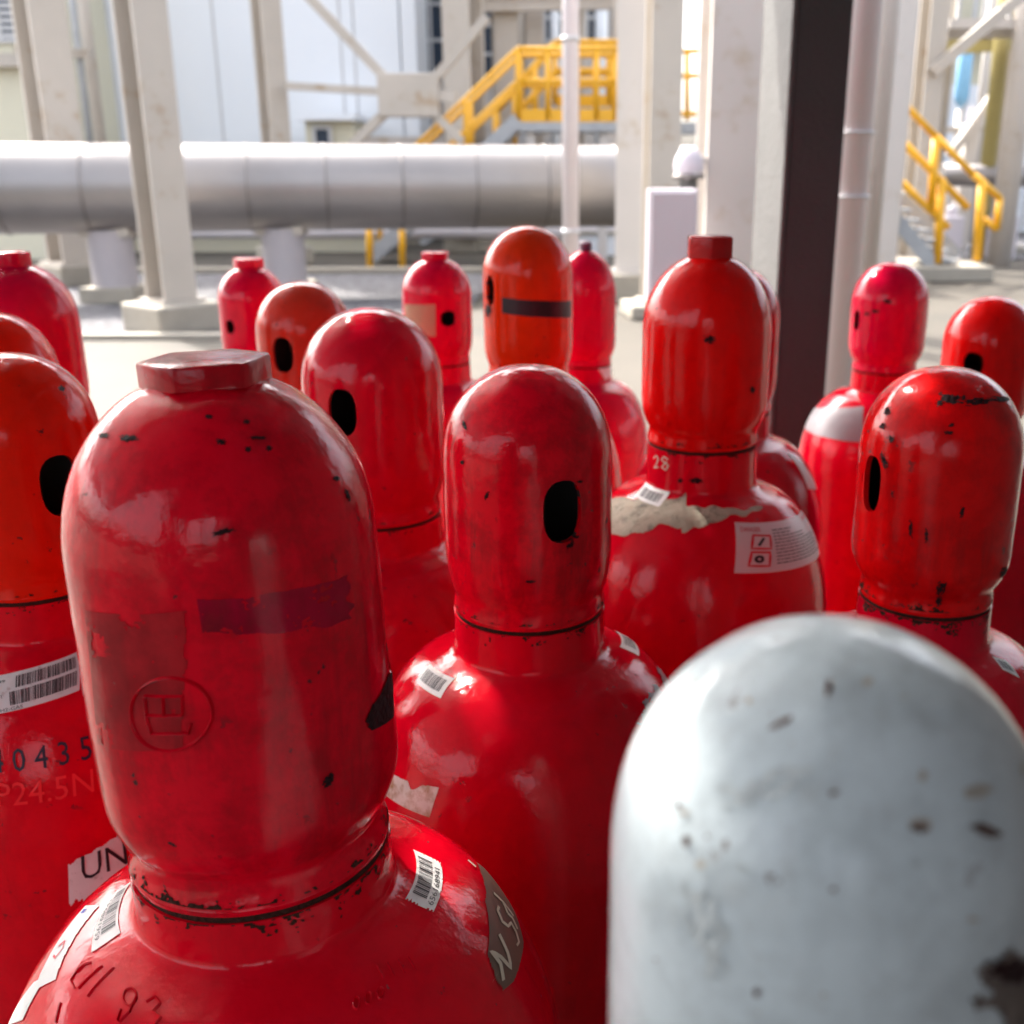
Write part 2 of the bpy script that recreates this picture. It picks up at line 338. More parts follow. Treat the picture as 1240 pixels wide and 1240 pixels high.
# low white plinth walls beneath/behind the pipe
for i, (x0, x1, Y, z1, m, lab) in enumerate(((160, 470, 22.4, .42, 'wallcream', 'low cream retaining wall below the silver pipe'),
                                  (700, 745, 21.5, .45, 'wallwhite', 'low white wall between the pale post and the pipe end'),
                                  (-60, 112, 20.5, .8, 'wallcream', 'low cream wall at the far left under the pipe'))):
    c = at((x0+x1)/2, 300, Y); b = MB((c.x, Y, 0)); b.box(at(x0, 300, Y).x, at(x1, 300, Y).x, Y, Y+.4, 0, z1-.06); ew = empty('low_wall', (c.x, Y, 0), lab, 'wall')
    b.build('wall_face', M[m], ew); b = MB((c.x, Y, 0)); b.box(at(x0, 300, Y).x-.03, at(x1, 300, Y).x+.03, Y-.04, Y+.44, z1-.06, z1); b.build('coping', M['conc'], ew)

# big clad pipe
PA, PB_ = Vector((at(-260, 222, 13.0).x, 13.0, 1.375)), Vector((at(1010, 222, 16.1).x, 16.1, 1.375))
e = empty('insulated_pipe', (PA.x, PA.y, 0), 'big silver insulated pipe running across behind the cylinders', 'pipe')
rp = .53
b = MB((PA.x, PA.y, 0)); b.tube([PA+(PB_-PA)*t/8 for t in range(9)], rp, 64); b.build('cladding', M['clad'], e)
d = (PB_-PA).normalized(); Ltot = (PB_-PA).length
k = 0; s = .4
while s < Ltot-.3:
    b = MB((PA.x, PA.y, 0)); b.tube([PA+d*s, PA+d*(s+.03)], rp+.012, 64); b.build('cladding_seam', M['band'], e); s += .95; k += 1
    if k % 3 == 1:
        pass
for pxx, Yp in ((137, 0), (345, 0), (840, 0)):
    # foot of each pier lies under the pipe
    t = None
    best = min(range(400), key=lambda i: abs((lambda q: ((q-CAM).dot(Vector((1, 0, 0)))/((q-CAM).dot(FW)))*F_PX+PX0)(PA+(PB_-PA)*(i/400)+Vector((0, 0, -.9)))-pxx))
    q = PA+(PB_-PA)*(best/400)
    pe = empty('pipe_support', (q.x, q.y, 0), {137: 'thick grey pier under the silver pipe left of the big column', 345: 'thick grey pier under the silver pipe above the pink capped cylinder', 840: 'thick grey pier under the silver pipe behind the lilac cabinet'}[pxx], 'pipe support', 'piers under the big pipe')
    b = MB(); b.lathe([(.27, .2), (.27, .88)], (0, 0, 0), 32); b.build('pier', M['pier'], pe, smooth=True)
    b = MB(); b.box(-.34, .34, -.34, .34, 0, .2); b.build('footing', M['conc'], pe, bevel=.02)
    b = MB(); b.box(-.3, .3, -.2, .2, .8, .95); b.build('saddle', M['beige'], pe, bevel=.01)
# second smaller pipe under it and far right pipe
def pipe(name, pts, r, m, label, cat='pipe', bands=()):
    c = Vector(pts[0]); e = empty(name, (c.x, c.y, 0), label, cat); b = MB((c.x, c.y, 0)); b.tube(pts, r, 28); b.build('pipe_run', M[m], e)
    for q, dd in bands: bb = MB((c.x, c.y, 0)); bb.tube([Vector(q), Vector(q)+Vector(dd)], r*1.12, 28); bb.build('pipe_clamp', M['frame'], e)
    return e
Y = 21.8; pipe('service_pipe', [at(60, 281, Y), at(760, 281, Y+.1)], .13, 'whitepipe', 'thin pale pipe running low behind the big silver pipe')
Y = 21; pipe('far_pipe', [at(1140, 212, Y), at(1300, 214, Y)], .2, 'clad', 'silver horizontal pipe beyond the right stair at the frame edge')
p = at(691, 150, 7.2); pipe('conduit', [(p.x, p.y, 0), (p.x, p.y, 6)], .052, 'whitepipe', 'slender white vertical pipe in front of the silver pipe', bands=[((p.x, p.y, 2.35), (0, 0, .03)), ((p.x, p.y, 1.2), (0, 0, .03))])
p = at(1031, 200, 4.6); pipe('downpipe', [(p.x, p.y, 0), (p.x, p.y, 6)], .075, 'whitepipe', 'white vertical pipe with clamp bands right of the dark post',
     bands=[((p.x, p.y, at(1031, 163, 4.6).z), (0, 0, .012)), ((p.x, p.y, at(1031, 240, 4.6).z), (0, 0, .012))])
p = at(1062, 200, 6.2); pipe('thin_downpipe', [(p.x, p.y, 0), (p.x, p.y, 6)], .05, 'lightbeige', 'thin beige vertical pipe beside the banded white pipe')
p = at(1150, 60, 23); pipe('far_riser', [(p.x, p.y, 0), (p.x, p.y, 7)], .05, 'lightbeige', 'thin pale riser pipe behind the right stair rails')

# cabinet
Y = 5.6; a, c = at(784, 330, Y), at(846, 229, Y)
e = empty('electrical_cabinet', ((a.x+c.x)/2, Y, 0), 'lilac white electrical cabinet left of the broad pale column', 'cabinet')
org = ((a.x+c.x)/2, Y, 0)
b = MB(org); b.box(a.x, c.x, Y, Y+.2, .95, c.z); b.build('cabinet_body', M['cabinet'], e, bevel=.008)
b = MB(org); b.box(a.x+.012, c.x-.012, Y-.02, Y-.001, .97, c.z-.015); b.build('door', M['cabinet'], e, bevel=.005)
b = MB(org); b.box(a.x+.05, c.x-.05, Y+.06, Y+.14, 0, .949); b.build('stand', M['greensteel'], e)
Y = 6.0; q = at(834, 206, Y)
e = empty('warning_lamp', (q.x, Y, q.z), 'round white lamp housing above the cabinet', 'lamp'); b = MB()
b.lathe([(.001, -.02), (.075, -.015), (.08, .02), (.074, .06), (.05, .1), (.02, .118), (.001, .12)], (0, 0, 0), 24); b.build('lamp_dome', M['cabinet'], e, smooth=True)
b = MB(); b.lathe([(.085, -.045), (.085, -.02)], (0, 0, 0), 24); b.build('collar', M['band'], e)
b = MB(); b.lathe([(.03, -.14), (.05, -.1), (.05, -.046)], (0, 0, 0), 18); b.build('housing', M['greensteel'], e, smooth=True)
b = MB(); b.bar((0, 0, .05), (.19, .1, .05), .03, .03); b.build('bracket', M['frame'], e)

# left yellow stair
def rail(e, org, pts, r, name='handrail', m='yellow'):
    b = MB(org)
    for a, c in zip(pts, pts[1:]): b.tube([a, c], r, 10)
    return b.build(name, M[m], e)
def stair(x0, z0, x1, z1, Y, wd, label, landing=0, back=None):
    org = (x0, Y, 0); e = empty('metal_stair', org, label, 'stair')
    A, B = Vector((x0, Y, z0)), Vector((x1, Y, z1)); n = max(4, int(abs(z1-z0)/.2))
    for yy in (Y, Y+wd):
        b = MB(org); b.bar((x0, yy, z0), (x1, yy, z1), .05, .24, side=(0, 1, 0)); b.build('stringer', M['grate'], e)
        up = Vector((0, 0, 1.1)); a, c = Vector((x0, yy, z0)), Vector((x1, yy, z1))
        sg = 1 if x1 > x0 else -1
        rail(e, org, [a+up*.35, a+up, c+up] , .042)
        rail(e, org, [a+up*.55, c+up*.55], .04, 'mid_rail')
        for t in (0.0, .33, .66, 1.): q = a+(c-a)*t; rail(e, org, [q, q+up], .05, 'post')
        if landing:
            L1 = c+Vector((landing*sg, 0, 0))
            rail(e, org, [c+up, L1+up, L1], .05); rail(e, org, [c+up*.55, L1+up*.55], .045, 'mid_rail')
            b = MB(org); b.bar(c+Vector((0, 0, .06)), L1+Vector((0, 0, .06)), .02, .2, side=(0, 1, 0)); b.build('toe_board', M['yellow'], e)
            for t in (.3, .6, .8): q = c+(L1-c)*t; rail(e, org, [q, q+up], .045, 'post')
    b = MB(org)
    for k in range(n):
        t = (k+.5)/n; q = A+(B-A)*t; b.box(q.x-.13, q.x+.13, Y+.026, Y+wd-.026, q.z-.02, q.z+.02)
    b.build('treads', M['grate'], e)
    if landing:
        L = sorted((x1, x1+landing*sg)); b = MB(org); b.box(L[0], L[1], Y-.02, Y+wd+.02, z1-.2, z1-.05); b.build('landing', M['grate'], e)
        for xx in (L[0]+.2, L[1]-.2):
            for yy in (Y+.1, Y+wd-.24): b = MB(org); b.box(xx-.07, xx+.07, yy, yy+.14, 0, z1-.2); b.build('leg', M['lightbeige'], e)
    return e
a = at(450, 318, 19.5); c = at(628, 144, 19.5)
stair(a.x, .12, c.x, c.z, 19.5, 1.0, 'yellow railed steel stair climbing right behind the silver pipe', landing=at(746, 142, 19.5).x-c.x)
a = at(688, 136, 22.5); c = at(640, 96, 22.5)
stair(at(600, 172, 22).x, at(600, 205, 22).z, at(672, 110, 22).x, at(684, 126, 22).z, 22, .9, 'second yellow railed flight rising behind the first stair', landing=1.3)
# right yellow stair
Y = 16.5; org = (at(1131, 322, Y).x, Y, 0); e = empty('metal_stair', org, 'yellow railed steel stair coming down to the right of the columns', 'stair')
def P(x, y, dy=0): return at(x, y, Y)+Vector((0, dy, 0))
rail(e, org, [P(1080, 111), P(1133, 165), P(1178, 211), P(1211, 240), P(1207, 278), P(1192, 266)], .05)
rail(e, org, [P(1078, 157), P(1172, 252)], .055, 'mid_rail')
rail(e, org, [P(1076, 206), P(1148, 276)], .055, 'lower_rail')
for x0, y0, x1, y1 in ((1134, 165, 1127, 255), (1141, 216, 1135, 319), (1190, 218, 1183, 316)): rail(e, org, [P(x0, y0), P(x1, y1)], .065, 'post')
for x0, y0, x1, y1, dy in ((1066, 242, 1132, 324, 0), (1110, 240, 1184, 316, .9)):
    b = MB(org); b.bar(P(x0, y0, dy), P(x1, y1, dy), .06, .2, side=(0, 1, 0)); b.build('stringer', M['grate'], e)
b = MB(org)
for k in range(7): t = k/6; q = P(1070, 244)+(P(1136, 318)-P(1070, 244))*t; b.box(q.x, q.x+.3, Y, Y+.9, q.z, q.z+.04)
b.build('treads', M['grate'], e)
c = at(1150, 322, Y); b = MB(org); b.box(at(1096, 320, Y).x, at(1196, 320, Y).x, Y-.3, Y+1.4, 0, at(1150, 321, Y).z-.0); b.build('plinth', M['conc'], e, bevel=.03)
Y = 21.5; c = at(812, 145, Y); e = empty('guard_rail', c, 'piece of yellow guard rail above the lilac cabinet between two columns', 'railing')
for y in (62, 92, 138): rail(e, c, [at(806, y, Y), at(846, y, Y)], .05)
for x in (816, 832): rail(e, c, [at(x, 60, Y), at(x, 146, Y)], .05, 'post')
b = MB(c); b.box(c.x-.3, c.x+.9, Y-.1, Y+1, c.z-.25, c.z-.05); b.build('deck', M['grate'], e)
b = MB(c); b.box(c.x+.1, c.x+.25, Y+.4, Y+.55, 0, c.z-.25); b.build('deck_leg', M['beige'], e)
# clutter at the far right: platform, vessel, small yard equipment
Y = 19; a, c = at(1150, 34, Y), at(1250, 22, Y); e = empty('pipe_rack', (a.x, Y, 0), 'pale pipe rack platform at the top right corner', 'platform'); org = (a.x, Y, 0)
b = MB(org); b.box(a.x, a.x+3, Y, Y+1.5, a.z, c.z); b.build('deck', M['lightbeige'], e)
b = MB(org)
for k in range(7): x = a.x+.1+k*.42; b.box(x, x+.06, Y+.02, Y+.08, c.z, c.z+1)
b.box(a.x, a.x+3, Y+.01, Y+.09, c.z+.98, c.z+1.05); b.build('guard_rail', M['frame'], e)
b = MB(org); b.box(a.x+2.6, a.x+2.8, Y+.2, Y+.4, 0, a.z); b.box(a.x+.1, a.x+.3, Y+1., Y+1.2, 0, a.z); b.build('legs', M['beige'], e)
Y = 24; q = at(1167, 92, Y); e = empty('blue_vessel', (q.x, Y, 0), 'slim blue vertical vessel seen beyond the right stair', 'vessel'); b = MB()
b.lathe([(.02, q.z-.62), (.13, q.z-.5), (.15, q.z-.4), (.15, q.z+.4), (.1, q.z+.5), (.02, q.z+.56)], (0, 0, 0), 24); b.build('shell', M['blue'], e)
b = MB(); b.lathe([(.08, 0), (.08, q.z-.66)], (0, 0, 0), 16); b.build('stand', M['lightbeige'], e)
rr = random.Random(3)
vg = 'thin vertical pipes between the columns'
for px, Y, rad, m, lab in ((577, 23.5, .1, 'beige', 'beige riser pipe right of the column by the yellow stair'), (604, 26, .12, 'lightbeige', 'pale riser pipe over the yellow handrail top'), (629, 25.5, .16, 'beige', 'thick beige riser behind the yellow stair landing'),
                           (672, 26.5, .1, 'wallwhite', 'white riser pipe left of the slender white vertical pipe'), (704, 24, .07, 'beige', 'thin beige riser right of the slender white vertical pipe'), (728, 26.8, .14, 'wallwhite', 'white riser pipe over the right end of the yellow landing'),
                           (745, 23, .06, 'beige', 'thin riser beside the pale column at the pipe end'), (95, 20.5, .06, 'grate', 'thin dark riser right of the far left column'), (108, 21.2, .1, 'beige', 'beige riser at the white building corner on the left'),
                           (1100, 16, .09, 'beige', 'beige riser behind the top of the right stair rail'), (1112, 20, .1, 'lightbeige', 'pale riser behind the right stair rails'), (1148, 22, .12, 'beige', 'beige riser at the left edge of the far hall'),
                           (1196, 25, .1, 'lightbeige', 'pale riser in front of the far hall'), (1212, 21, .14, 'olive', 'olive yellow riser near the right frame edge'), (1240, 19, .2, 'lightbeige', 'thick pale riser cut by the right frame edge')):
    q = at(px, 60, Y); pipe('riser_pipe', [(q.x, Y, 0), (q.x, Y, 8)], rad, m, lab)['group'] = vg
for (x0, y0, x1, y1, Y, wp, m, lab) in ((540, 8, 760, 4, 23.6, 12, 'beige', 'beige beam across the top behind the yellow landing'), (430, 172, 560, 172, 22.8, 9, 'lightbeige', 'pale low beam behind the yellow stair foot'),
        (1100, 62, 1260, 50, 21.6, 14, 'olive', 'olive beam under the pipe rack at top right'), (1140, 158, 1260, 156, 24, 5, 'beige', 'thin beam across the far hall'), (1150, 190, 1235, 70, 23, 9, 'lightbeige', 'pale diagonal pipe in front of the far hall'),
        (700, 86, 760, 90, 24.5, 8, 'grate', 'grey beam at the end of the yellow landing'), (20, 62, 110, 66, 20.4, 7, 'beige', 'beige beam between the far left columns')):
    c = at(x0, y0, Y); e = empty('steel_beam', c, lab, 'beam'); b = MB(c); wd = wp*Y/1300; b.bar(at(x0, y0, Y), at(x1, y1, Y), .18, wd, side=(0, 1, 0)); b.build('web', M[m], e)
    b = MB(c); b.bar(at(x0, y0, Y)+Vector((0, 0, wd*.53)), at(x1, y1, Y)+Vector((0, 0, wd*.53)), .26, .03, side=(0, 1, 0)); b.build('flange', M[m], e)
for px, y0, y1, lab in ((447, 262, 312, 'short yellow post under the silver pipe, left one'), (487, 262, 321, 'short yellow post under the silver pipe, right one')):
    a, c = at(px, y1, 18.4), at(px, y0, 18.4); e = empty('guard_post', (a.x, 18.4, 0), lab, 'post', 'yellow posts under the silver pipe'); b = MB((a.x, 18.4, 0)); b.tube([(a.x, 18.4, 0), (c.x, 18.4, c.z+.1)], .055, 12); b.build('post_tube', M['yellow'], e)
    b = MB((a.x, 18.4, 0)); b.box(a.x-.12, a.x+.12, 18.28, 18.52, 0, .02); b.build('base_plate', M['grate'], e)
eqg = 'pale yard equipment beyond the right stair'
for i, (px, py, wp, hp, Y, lab) in enumerate(((1158, 262, 22, 26, 20, 'small white pump box behind the right stair posts'), (1222, 262, 26, 22, 20.4, 'white pump box at the right frame edge'),
                                       (1180, 150, 14, 40, 23, 'beige stub column under the blue vessel'))):
    q = at(px, py, Y); s = Y/1300; e = empty('pump_unit', (q.x, Y, 0), lab, 'equipment', eqg if i < 2 else None)
    b = MB(); b.box(-wp*s/2, wp*s/2, 0, .5, 0, q.z); b.build('housing', M['cabinet'] if i < 2 else M['lightbeige'], e, bevel=.03)
    b = MB(); b.lathe([(wp*s*.3, q.z), (wp*s*.3, q.z+hp*s*.3), (wp*s*.1, q.z+hp*s*.5), (.01, q.z+hp*s*.5)], (0, .25, 0), 16); b.build('motor', M['cabinet'], e, smooth=True)

# ------------------------------------------------------------------ gas cylinders
class Surf:
    """surface of revolution given by (r,z) profile from bottom to top, slightly uneven"""
    def __init__(s, prof, amp=0., seed=0.):
        s.p = prof; s.amp = amp; s.seed = seed; s.L = [0.]; s.rot = Matrix.Identity(3)
        for a, c in zip(prof, prof[1:]): s.L.append(s.L[-1]+math.hypot(c[0]-a[0], c[1]-a[1]))
    def rz(s, l):
        l = max(0, min(s.L[-1], l))
        for i in range(len(s.L)-1):
            if l <= s.L[i+1] or i == len(s.L)-2:
                t = (l-s.L[i])/max(1e-9, s.L[i+1]-s.L[i]); a, c = s.p[i], s.p[i+1]
                return a[0]+(c[0]-a[0])*t, a[1]+(c[1]-a[1])*t, Vector((c[1]-a[1], -(c[0]-a[0]))).normalized()
    def disp(s, th, z, r):
        if not s.amp: return 0
        return s.amp*noise.noise(Vector((math.cos(th)*2.2+s.seed*7, math.sin(th)*2.2, z*26)))*min(1, r/.03)
    def pt(s, th, l, off=0.):
        r, z, nn = s.rz(l); d = s.disp(th, z, r)+off
        r2 = r+nn.x*d; return Vector((r2*math.cos(th), r2*math.sin(th), z+nn.y*d))
    def rad(s, z):
        for a, c in zip(s.p, s.p[1:]):
            if min(a[1], c[1]) <= z <= max(a[1], c[1]) and abs(c[1]-a[1]) > 1e-9:
                t = (z-a[1])/(c[1]-a[1]); return a[0]+(c[0]-a[0])*t
        return -1
    def hit(s, base, px, py):
        ri = s.rot.inverted(); r = ri @ ray(px, py).normalized(); o = ri @ (CAM-base); d0 = math.hypot(o.x, o.y); t = max(.02, d0-.2); prev = None; best = (9, None)
        while t < d0+.3:
            q = o+r*t; f = math.hypot(q.x, q.y)-s.rad(q.z)
            if s.rad(q.z) > 0:
                if f < best[0]: best = (f, q)
                if f <= 0: break
            t += .0004
        q = best[1]; th = math.atan2(q.y, q.x)
        # arc length from z
        rr_ = math.hypot(q.x, q.y); bl, bd = 0, 9
        for i in range(len(s.L)-1):
            a, c = s.p[i], s.p[i+1]; dx, dz = c[0]-a[0], c[1]-a[1]; LL = dx*dx+dz*dz
            if LL < 1e-12: continue
            tt = max(0, min(1, ((rr_-a[0])*dx+(q.z-a[1])*dz)/LL)); dd = math.hypot(a[0]+dx*tt-rr_, a[1]+dz*tt-q.z)
            if dd < bd: bd = dd; bl = s.L[i]+tt*math.sqrt(LL)
        return th, bl
def resample(ctrl, n):
    """smooth Catmull-Rom through control points"""
    out = []; m = len(ctrl)
    for i in range(m-1):
        p0, p1, p2, p3 = ctrl[max(0, i-1)], ctrl[i], ctrl[i+1], ctrl[min(m-1, i+2)]
        for k in range(n):
            t = k/n
            out.append(tuple(.5*((2*p1[j])+(-p0[j]+p2[j])*t+(2*p0[j]-5*p1[j]+4*p2[j]-p3[j])*t*t+(-p0[j]+3*p1[j]-3*p2[j]+p3[j])*t**3) for j in (0, 1)))
    out.append(ctrl[-1]); return out
def lathe_mesh(name, S_, nth, close=None):
    bm = bmesh.new(); rings = []; top = None
    for (r, z), l in zip(S_.p, S_.L):
        if r < 1e-4:
            rings.append([bm.verts.new(Vector((0, 0, z)))]); continue
        rings.append([bm.verts.new(S_.pt(2*math.pi*k/nth, l)) for k in range(nth)])
    for A, B in zip(rings, rings[1:]):
        for k in range(nth):
            k2 = (k+1) % nth
            if len(A) == 1: bm.faces.new((A[0], B[k2], B[k]))
            elif len(B) == 1: bm.faces.new((A[k], A[k2], B[0]))
            else: bm.faces.new((A[k], A[k2], B[k2], B[k]))
    return bm, rings

class Cyl: pass
CYLS = {}
GRP = 'gas cylinders standing close together'
def cylinder(key, axpx, midpy, rpx, apexpy, label, cap_mat, body_mat, R=.055, Hc=3.0, neck=.88, dome=1.1, hexn=None, hole=None, taper=1.0, hole_size=(.0255, .04),
             nth=96, Rb=.117, ring=.024, tip=None, supe=2.12, lean=0., back=0., flare=.012):
    C = Cyl(); rl, rr0 = ray(axpx-rpx, midpy), ray(axpx+rpx, midpy)
    fl, fr = math.atan2(rl.x, rl.y), math.atan2(rr0.x, rr0.y); dh = R/math.sin((fr-fl)/2); fm = (fl+fr)/2   # distance at which the cap spans what it spans
    q = Vector((dh*math.sin(fm), dh*math.cos(fm), 0)); ang = -math.atan2(ray(axpx, apexpy).z, math.hypot(*ray(axpx, apexpy)[:2]))
    zc = CAMZ-dh*math.tan(ang)-R/math.cos(ang); zap = zc+R*1.0
    H = Hc*R; zs = zap-H; RT = (Matrix.Rotation(R_(lean), 3, 'Y') @ Matrix.Rotation(R_(back), 3, 'X')); mid = zap-H/2
    base = Vector((q.x, q.y, mid))-RT @ Vector((0, 0, mid)); base.z = 0; C.base = base; C.R = R; C.Rb = Rb; C.zs = zs
    seed = (sum(ord(ch) for ch in key)*37 % 97)/10
    e = empty('gas_cylinder', base, label, 'gas cylinder', GRP); e.rotation_euler = RT.to_euler()
    # cap
    hd = dome*R; cz = H-hd
    prof = [((neck+flare)*R*.99, .0008), ((neck+flare)*R, .003), ((neck+flare*.8)*R, .08*R), (neck*R, .23*R), ((neck+taper)/2*R, .38*R), (R*.985*taper, .56*R), (R*taper, .74*R)]
    k0 = resample(prof, 5)
    pr = k0+[(R*taper+(R-R*taper)*t/6, .74*R+(cz-.74*R)*t/6) for t in range(1, 7)]
    nd = 22
    for k in range(1, nd+1):
        a = math.pi/2*k/nd; pr.append((R*max(0, math.cos(a))**(2/supe) if k < nd else 0, cz+hd*math.sin(a)**(2/supe)))
    SC = Surf([(r, z+zs) for r, z in pr], .0005 if R < .058 else .0006, seed); C.cap = SC; SC.rot = RT
    bm, rings = lathe_mesh('cap', SC, nth)
    # inner shell
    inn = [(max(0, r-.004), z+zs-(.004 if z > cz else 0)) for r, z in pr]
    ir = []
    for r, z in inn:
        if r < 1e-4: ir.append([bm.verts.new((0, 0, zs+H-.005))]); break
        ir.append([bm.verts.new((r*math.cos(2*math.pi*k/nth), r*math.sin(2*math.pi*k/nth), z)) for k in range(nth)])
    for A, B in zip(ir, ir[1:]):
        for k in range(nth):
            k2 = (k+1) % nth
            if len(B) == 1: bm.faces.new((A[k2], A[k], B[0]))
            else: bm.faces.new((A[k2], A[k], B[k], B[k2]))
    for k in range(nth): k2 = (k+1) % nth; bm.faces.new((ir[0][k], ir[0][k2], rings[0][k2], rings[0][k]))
    bmesh.ops.recalc_face_normals(bm, faces=bm.faces[:])
    me = bpy.data.meshes.new('cap'); bm.to_mesh(me); bm.free()
    if hole:
        th, l = SC.hit(base, *hole); _, hz, _ = SC.rz(l)
        cb = bmesh.new(); wd, ht = hole_size; pts = []
        for k in range(24):
            a = 2*math.pi*k/24; ca, sa = math.cos(a), math.sin(a); pts.append((wd/2*math.copysign(abs(ca)**.78, ca), ht/2*math.copysign(abs(sa)**.78, sa)))
        ax = Vector((math.cos(th), math.sin(th), 0)); sd_ = Vector((-math.sin(th), math.cos(th), 0)); cen = Vector((0, 0, hz))
        A = [cb.verts.new(cen+sd_*u+Vector((0, 0, v))-ax*.2) for u, v in pts]; B = [cb.verts.new(cen+sd_*u+Vector((0, 0, v))+ax*.2) for u, v in pts]
        for k in range(24): cb.faces.new((A[k], A[(k+1) % 24], B[(k+1) % 24], B[k]))
        cb.faces.new(A[::-1]); cb.faces.new(B); bmesh.ops.recalc_face_normals(cb, faces=cb.faces[:])
        cm = bpy.data.meshes.new('t'); cb.to_mesh(cm); cb.free()
        to = bpy.data.objects.new('t1', me); tc_ = bpy.data.objects.new('t2', cm); COL.objects.link(to); COL.objects.link(tc_)
        md = to.modifiers.new('b', 'BOOLEAN'); md.operation = 'DIFFERENCE'; md.solver = 'EXACT'; md.object = tc_
        bpy.context.view_layer.update(); dg = bpy.context.evaluated_depsgraph_get()
        m2 = bpy.data.meshes.new_from_object(to.evaluated_get(dg))
        bpy.data.objects.remove(to); bpy.data.objects.remove(tc_); me = m2; me.name = 'cap'
    me.materials.clear()
    C.e = e
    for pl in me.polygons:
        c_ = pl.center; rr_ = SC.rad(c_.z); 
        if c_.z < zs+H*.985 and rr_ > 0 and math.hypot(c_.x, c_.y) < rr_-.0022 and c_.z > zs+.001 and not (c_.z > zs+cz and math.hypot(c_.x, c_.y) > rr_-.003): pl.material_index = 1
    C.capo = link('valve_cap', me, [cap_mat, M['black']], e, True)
    # valve inside
    b = MB(); b.lathe([(.014, zs-.01), (.014, zs+.03), (.011, zs+.04), (.011, zs+.08), (.018, zs+.085), (.018, zs+.1), (.004, zs+.103)], (0, 0, 0), 16)
    vo_ = b.build('valve', M['brass'], e)
    if hexn:
        hw, hh, rot = hexn; b = bmesh.new(); hb = zs+H-.004
        rg = []
        for rr_, z in ((1.0, hb), (1.0, hb+hh*.86), (.985, hb+hh*.95), (.93, hb+hh), (.4, hb+hh+.0006)):
            rg.append([b.verts.new((hw/2*rr_*math.cos(rot+math.pi/3*k+dk), hw/2*rr_*math.sin(rot+math.pi/3*k+dk), z+.0004*noise.noise(Vector((k*3+seed, dk*9, z*50))))) for k in range(6) for dk in (-.05, .05)])
        for A, B in zip(rg, rg[1:]):
            for k in range(12): b.faces.new((A[k], A[(k+1) % 12], B[(k+1) % 12], B[k]))
        b.faces.new(rg[-1]); b.faces.new(rg[0][::-1]); bmesh.ops.recalc_face_normals(b, faces=b.faces[:])
        hm = bpy.data.meshes.new('hex_nut'); b.to_mesh(hm); b.free(); link('hex_nut', hm, M.get('nut_'+key, cap_mat), C.capo, True)
    if tip:
        b = MB(); b.lathe([(tip*1.2, zs+H-.004), (tip, zs+H), (tip, zs+H+tip*1.0), (tip*.6, zs+H+tip*1.3)], (0, 0, 0), 20); b.build('cap_plug', M['blacktape'] if key != 'L' else M['tipdark'], C.capo, smooth=True)
    # body with neck ring and shoulder
    nr = (neck+flare)*R; zr = zs-.0022
    ctrl = [(nr*1.0, zr), (nr*1.005, zr-ring*.5), (nr*1.01, zr-ring*.9), (nr*1.04, zr-ring-.004)]
    shz = zr-ring-.004; Hs = .125
    for k in range(1, 13):
        a = math.pi/2*k/12; r = nr*1.02+(Rb-nr*1.02)*math.sin(a)**.95; ctrl.append((r+.002 if k < 12 else Rb, shz-Hs*(1-math.cos(a))-.004))
    prb = resample(ctrl, 3)+[(Rb, z_) for z_ in (shz-Hs-.2, shz-Hs-.6) if z_ > .1]+[(Rb, .03), (Rb*.94, .008), (Rb*.8, 0.002)]
    prb = prb[::-1]
    SB = Surf(prb, .0006, seed+3); C.bodys = SB; SB.rot = RT
    bm, rings = lathe_mesh('body', SB, nth); bm.faces.new(rings[0][::-1])
    # closed on top
    tp = bm.verts.new((0, 0, zr+.0005)); A = rings[-1]
    for k in range(nth): bm.faces.new((A[k], A[(k+1) % nth], tp))
    bmesh.ops.recalc_face_normals(bm, faces=bm.faces[:])
    me = bpy.data.meshes.new('body'); bm.to_mesh(me); bm.free(); C.bodyo = link('body', me, body_mat, e, True)
    b = MB(); b.lathe([(nr*.96, zs-.0028), (nr*.978, zs-.0024), (nr*.978, zs+.0012), (nr*.96, zs+.0016)], (0, 0, 0), nth); b.build('thread_seam', M['seam'], e, smooth=True)
    C.zap = zap; CYLS[key] = C
    return C

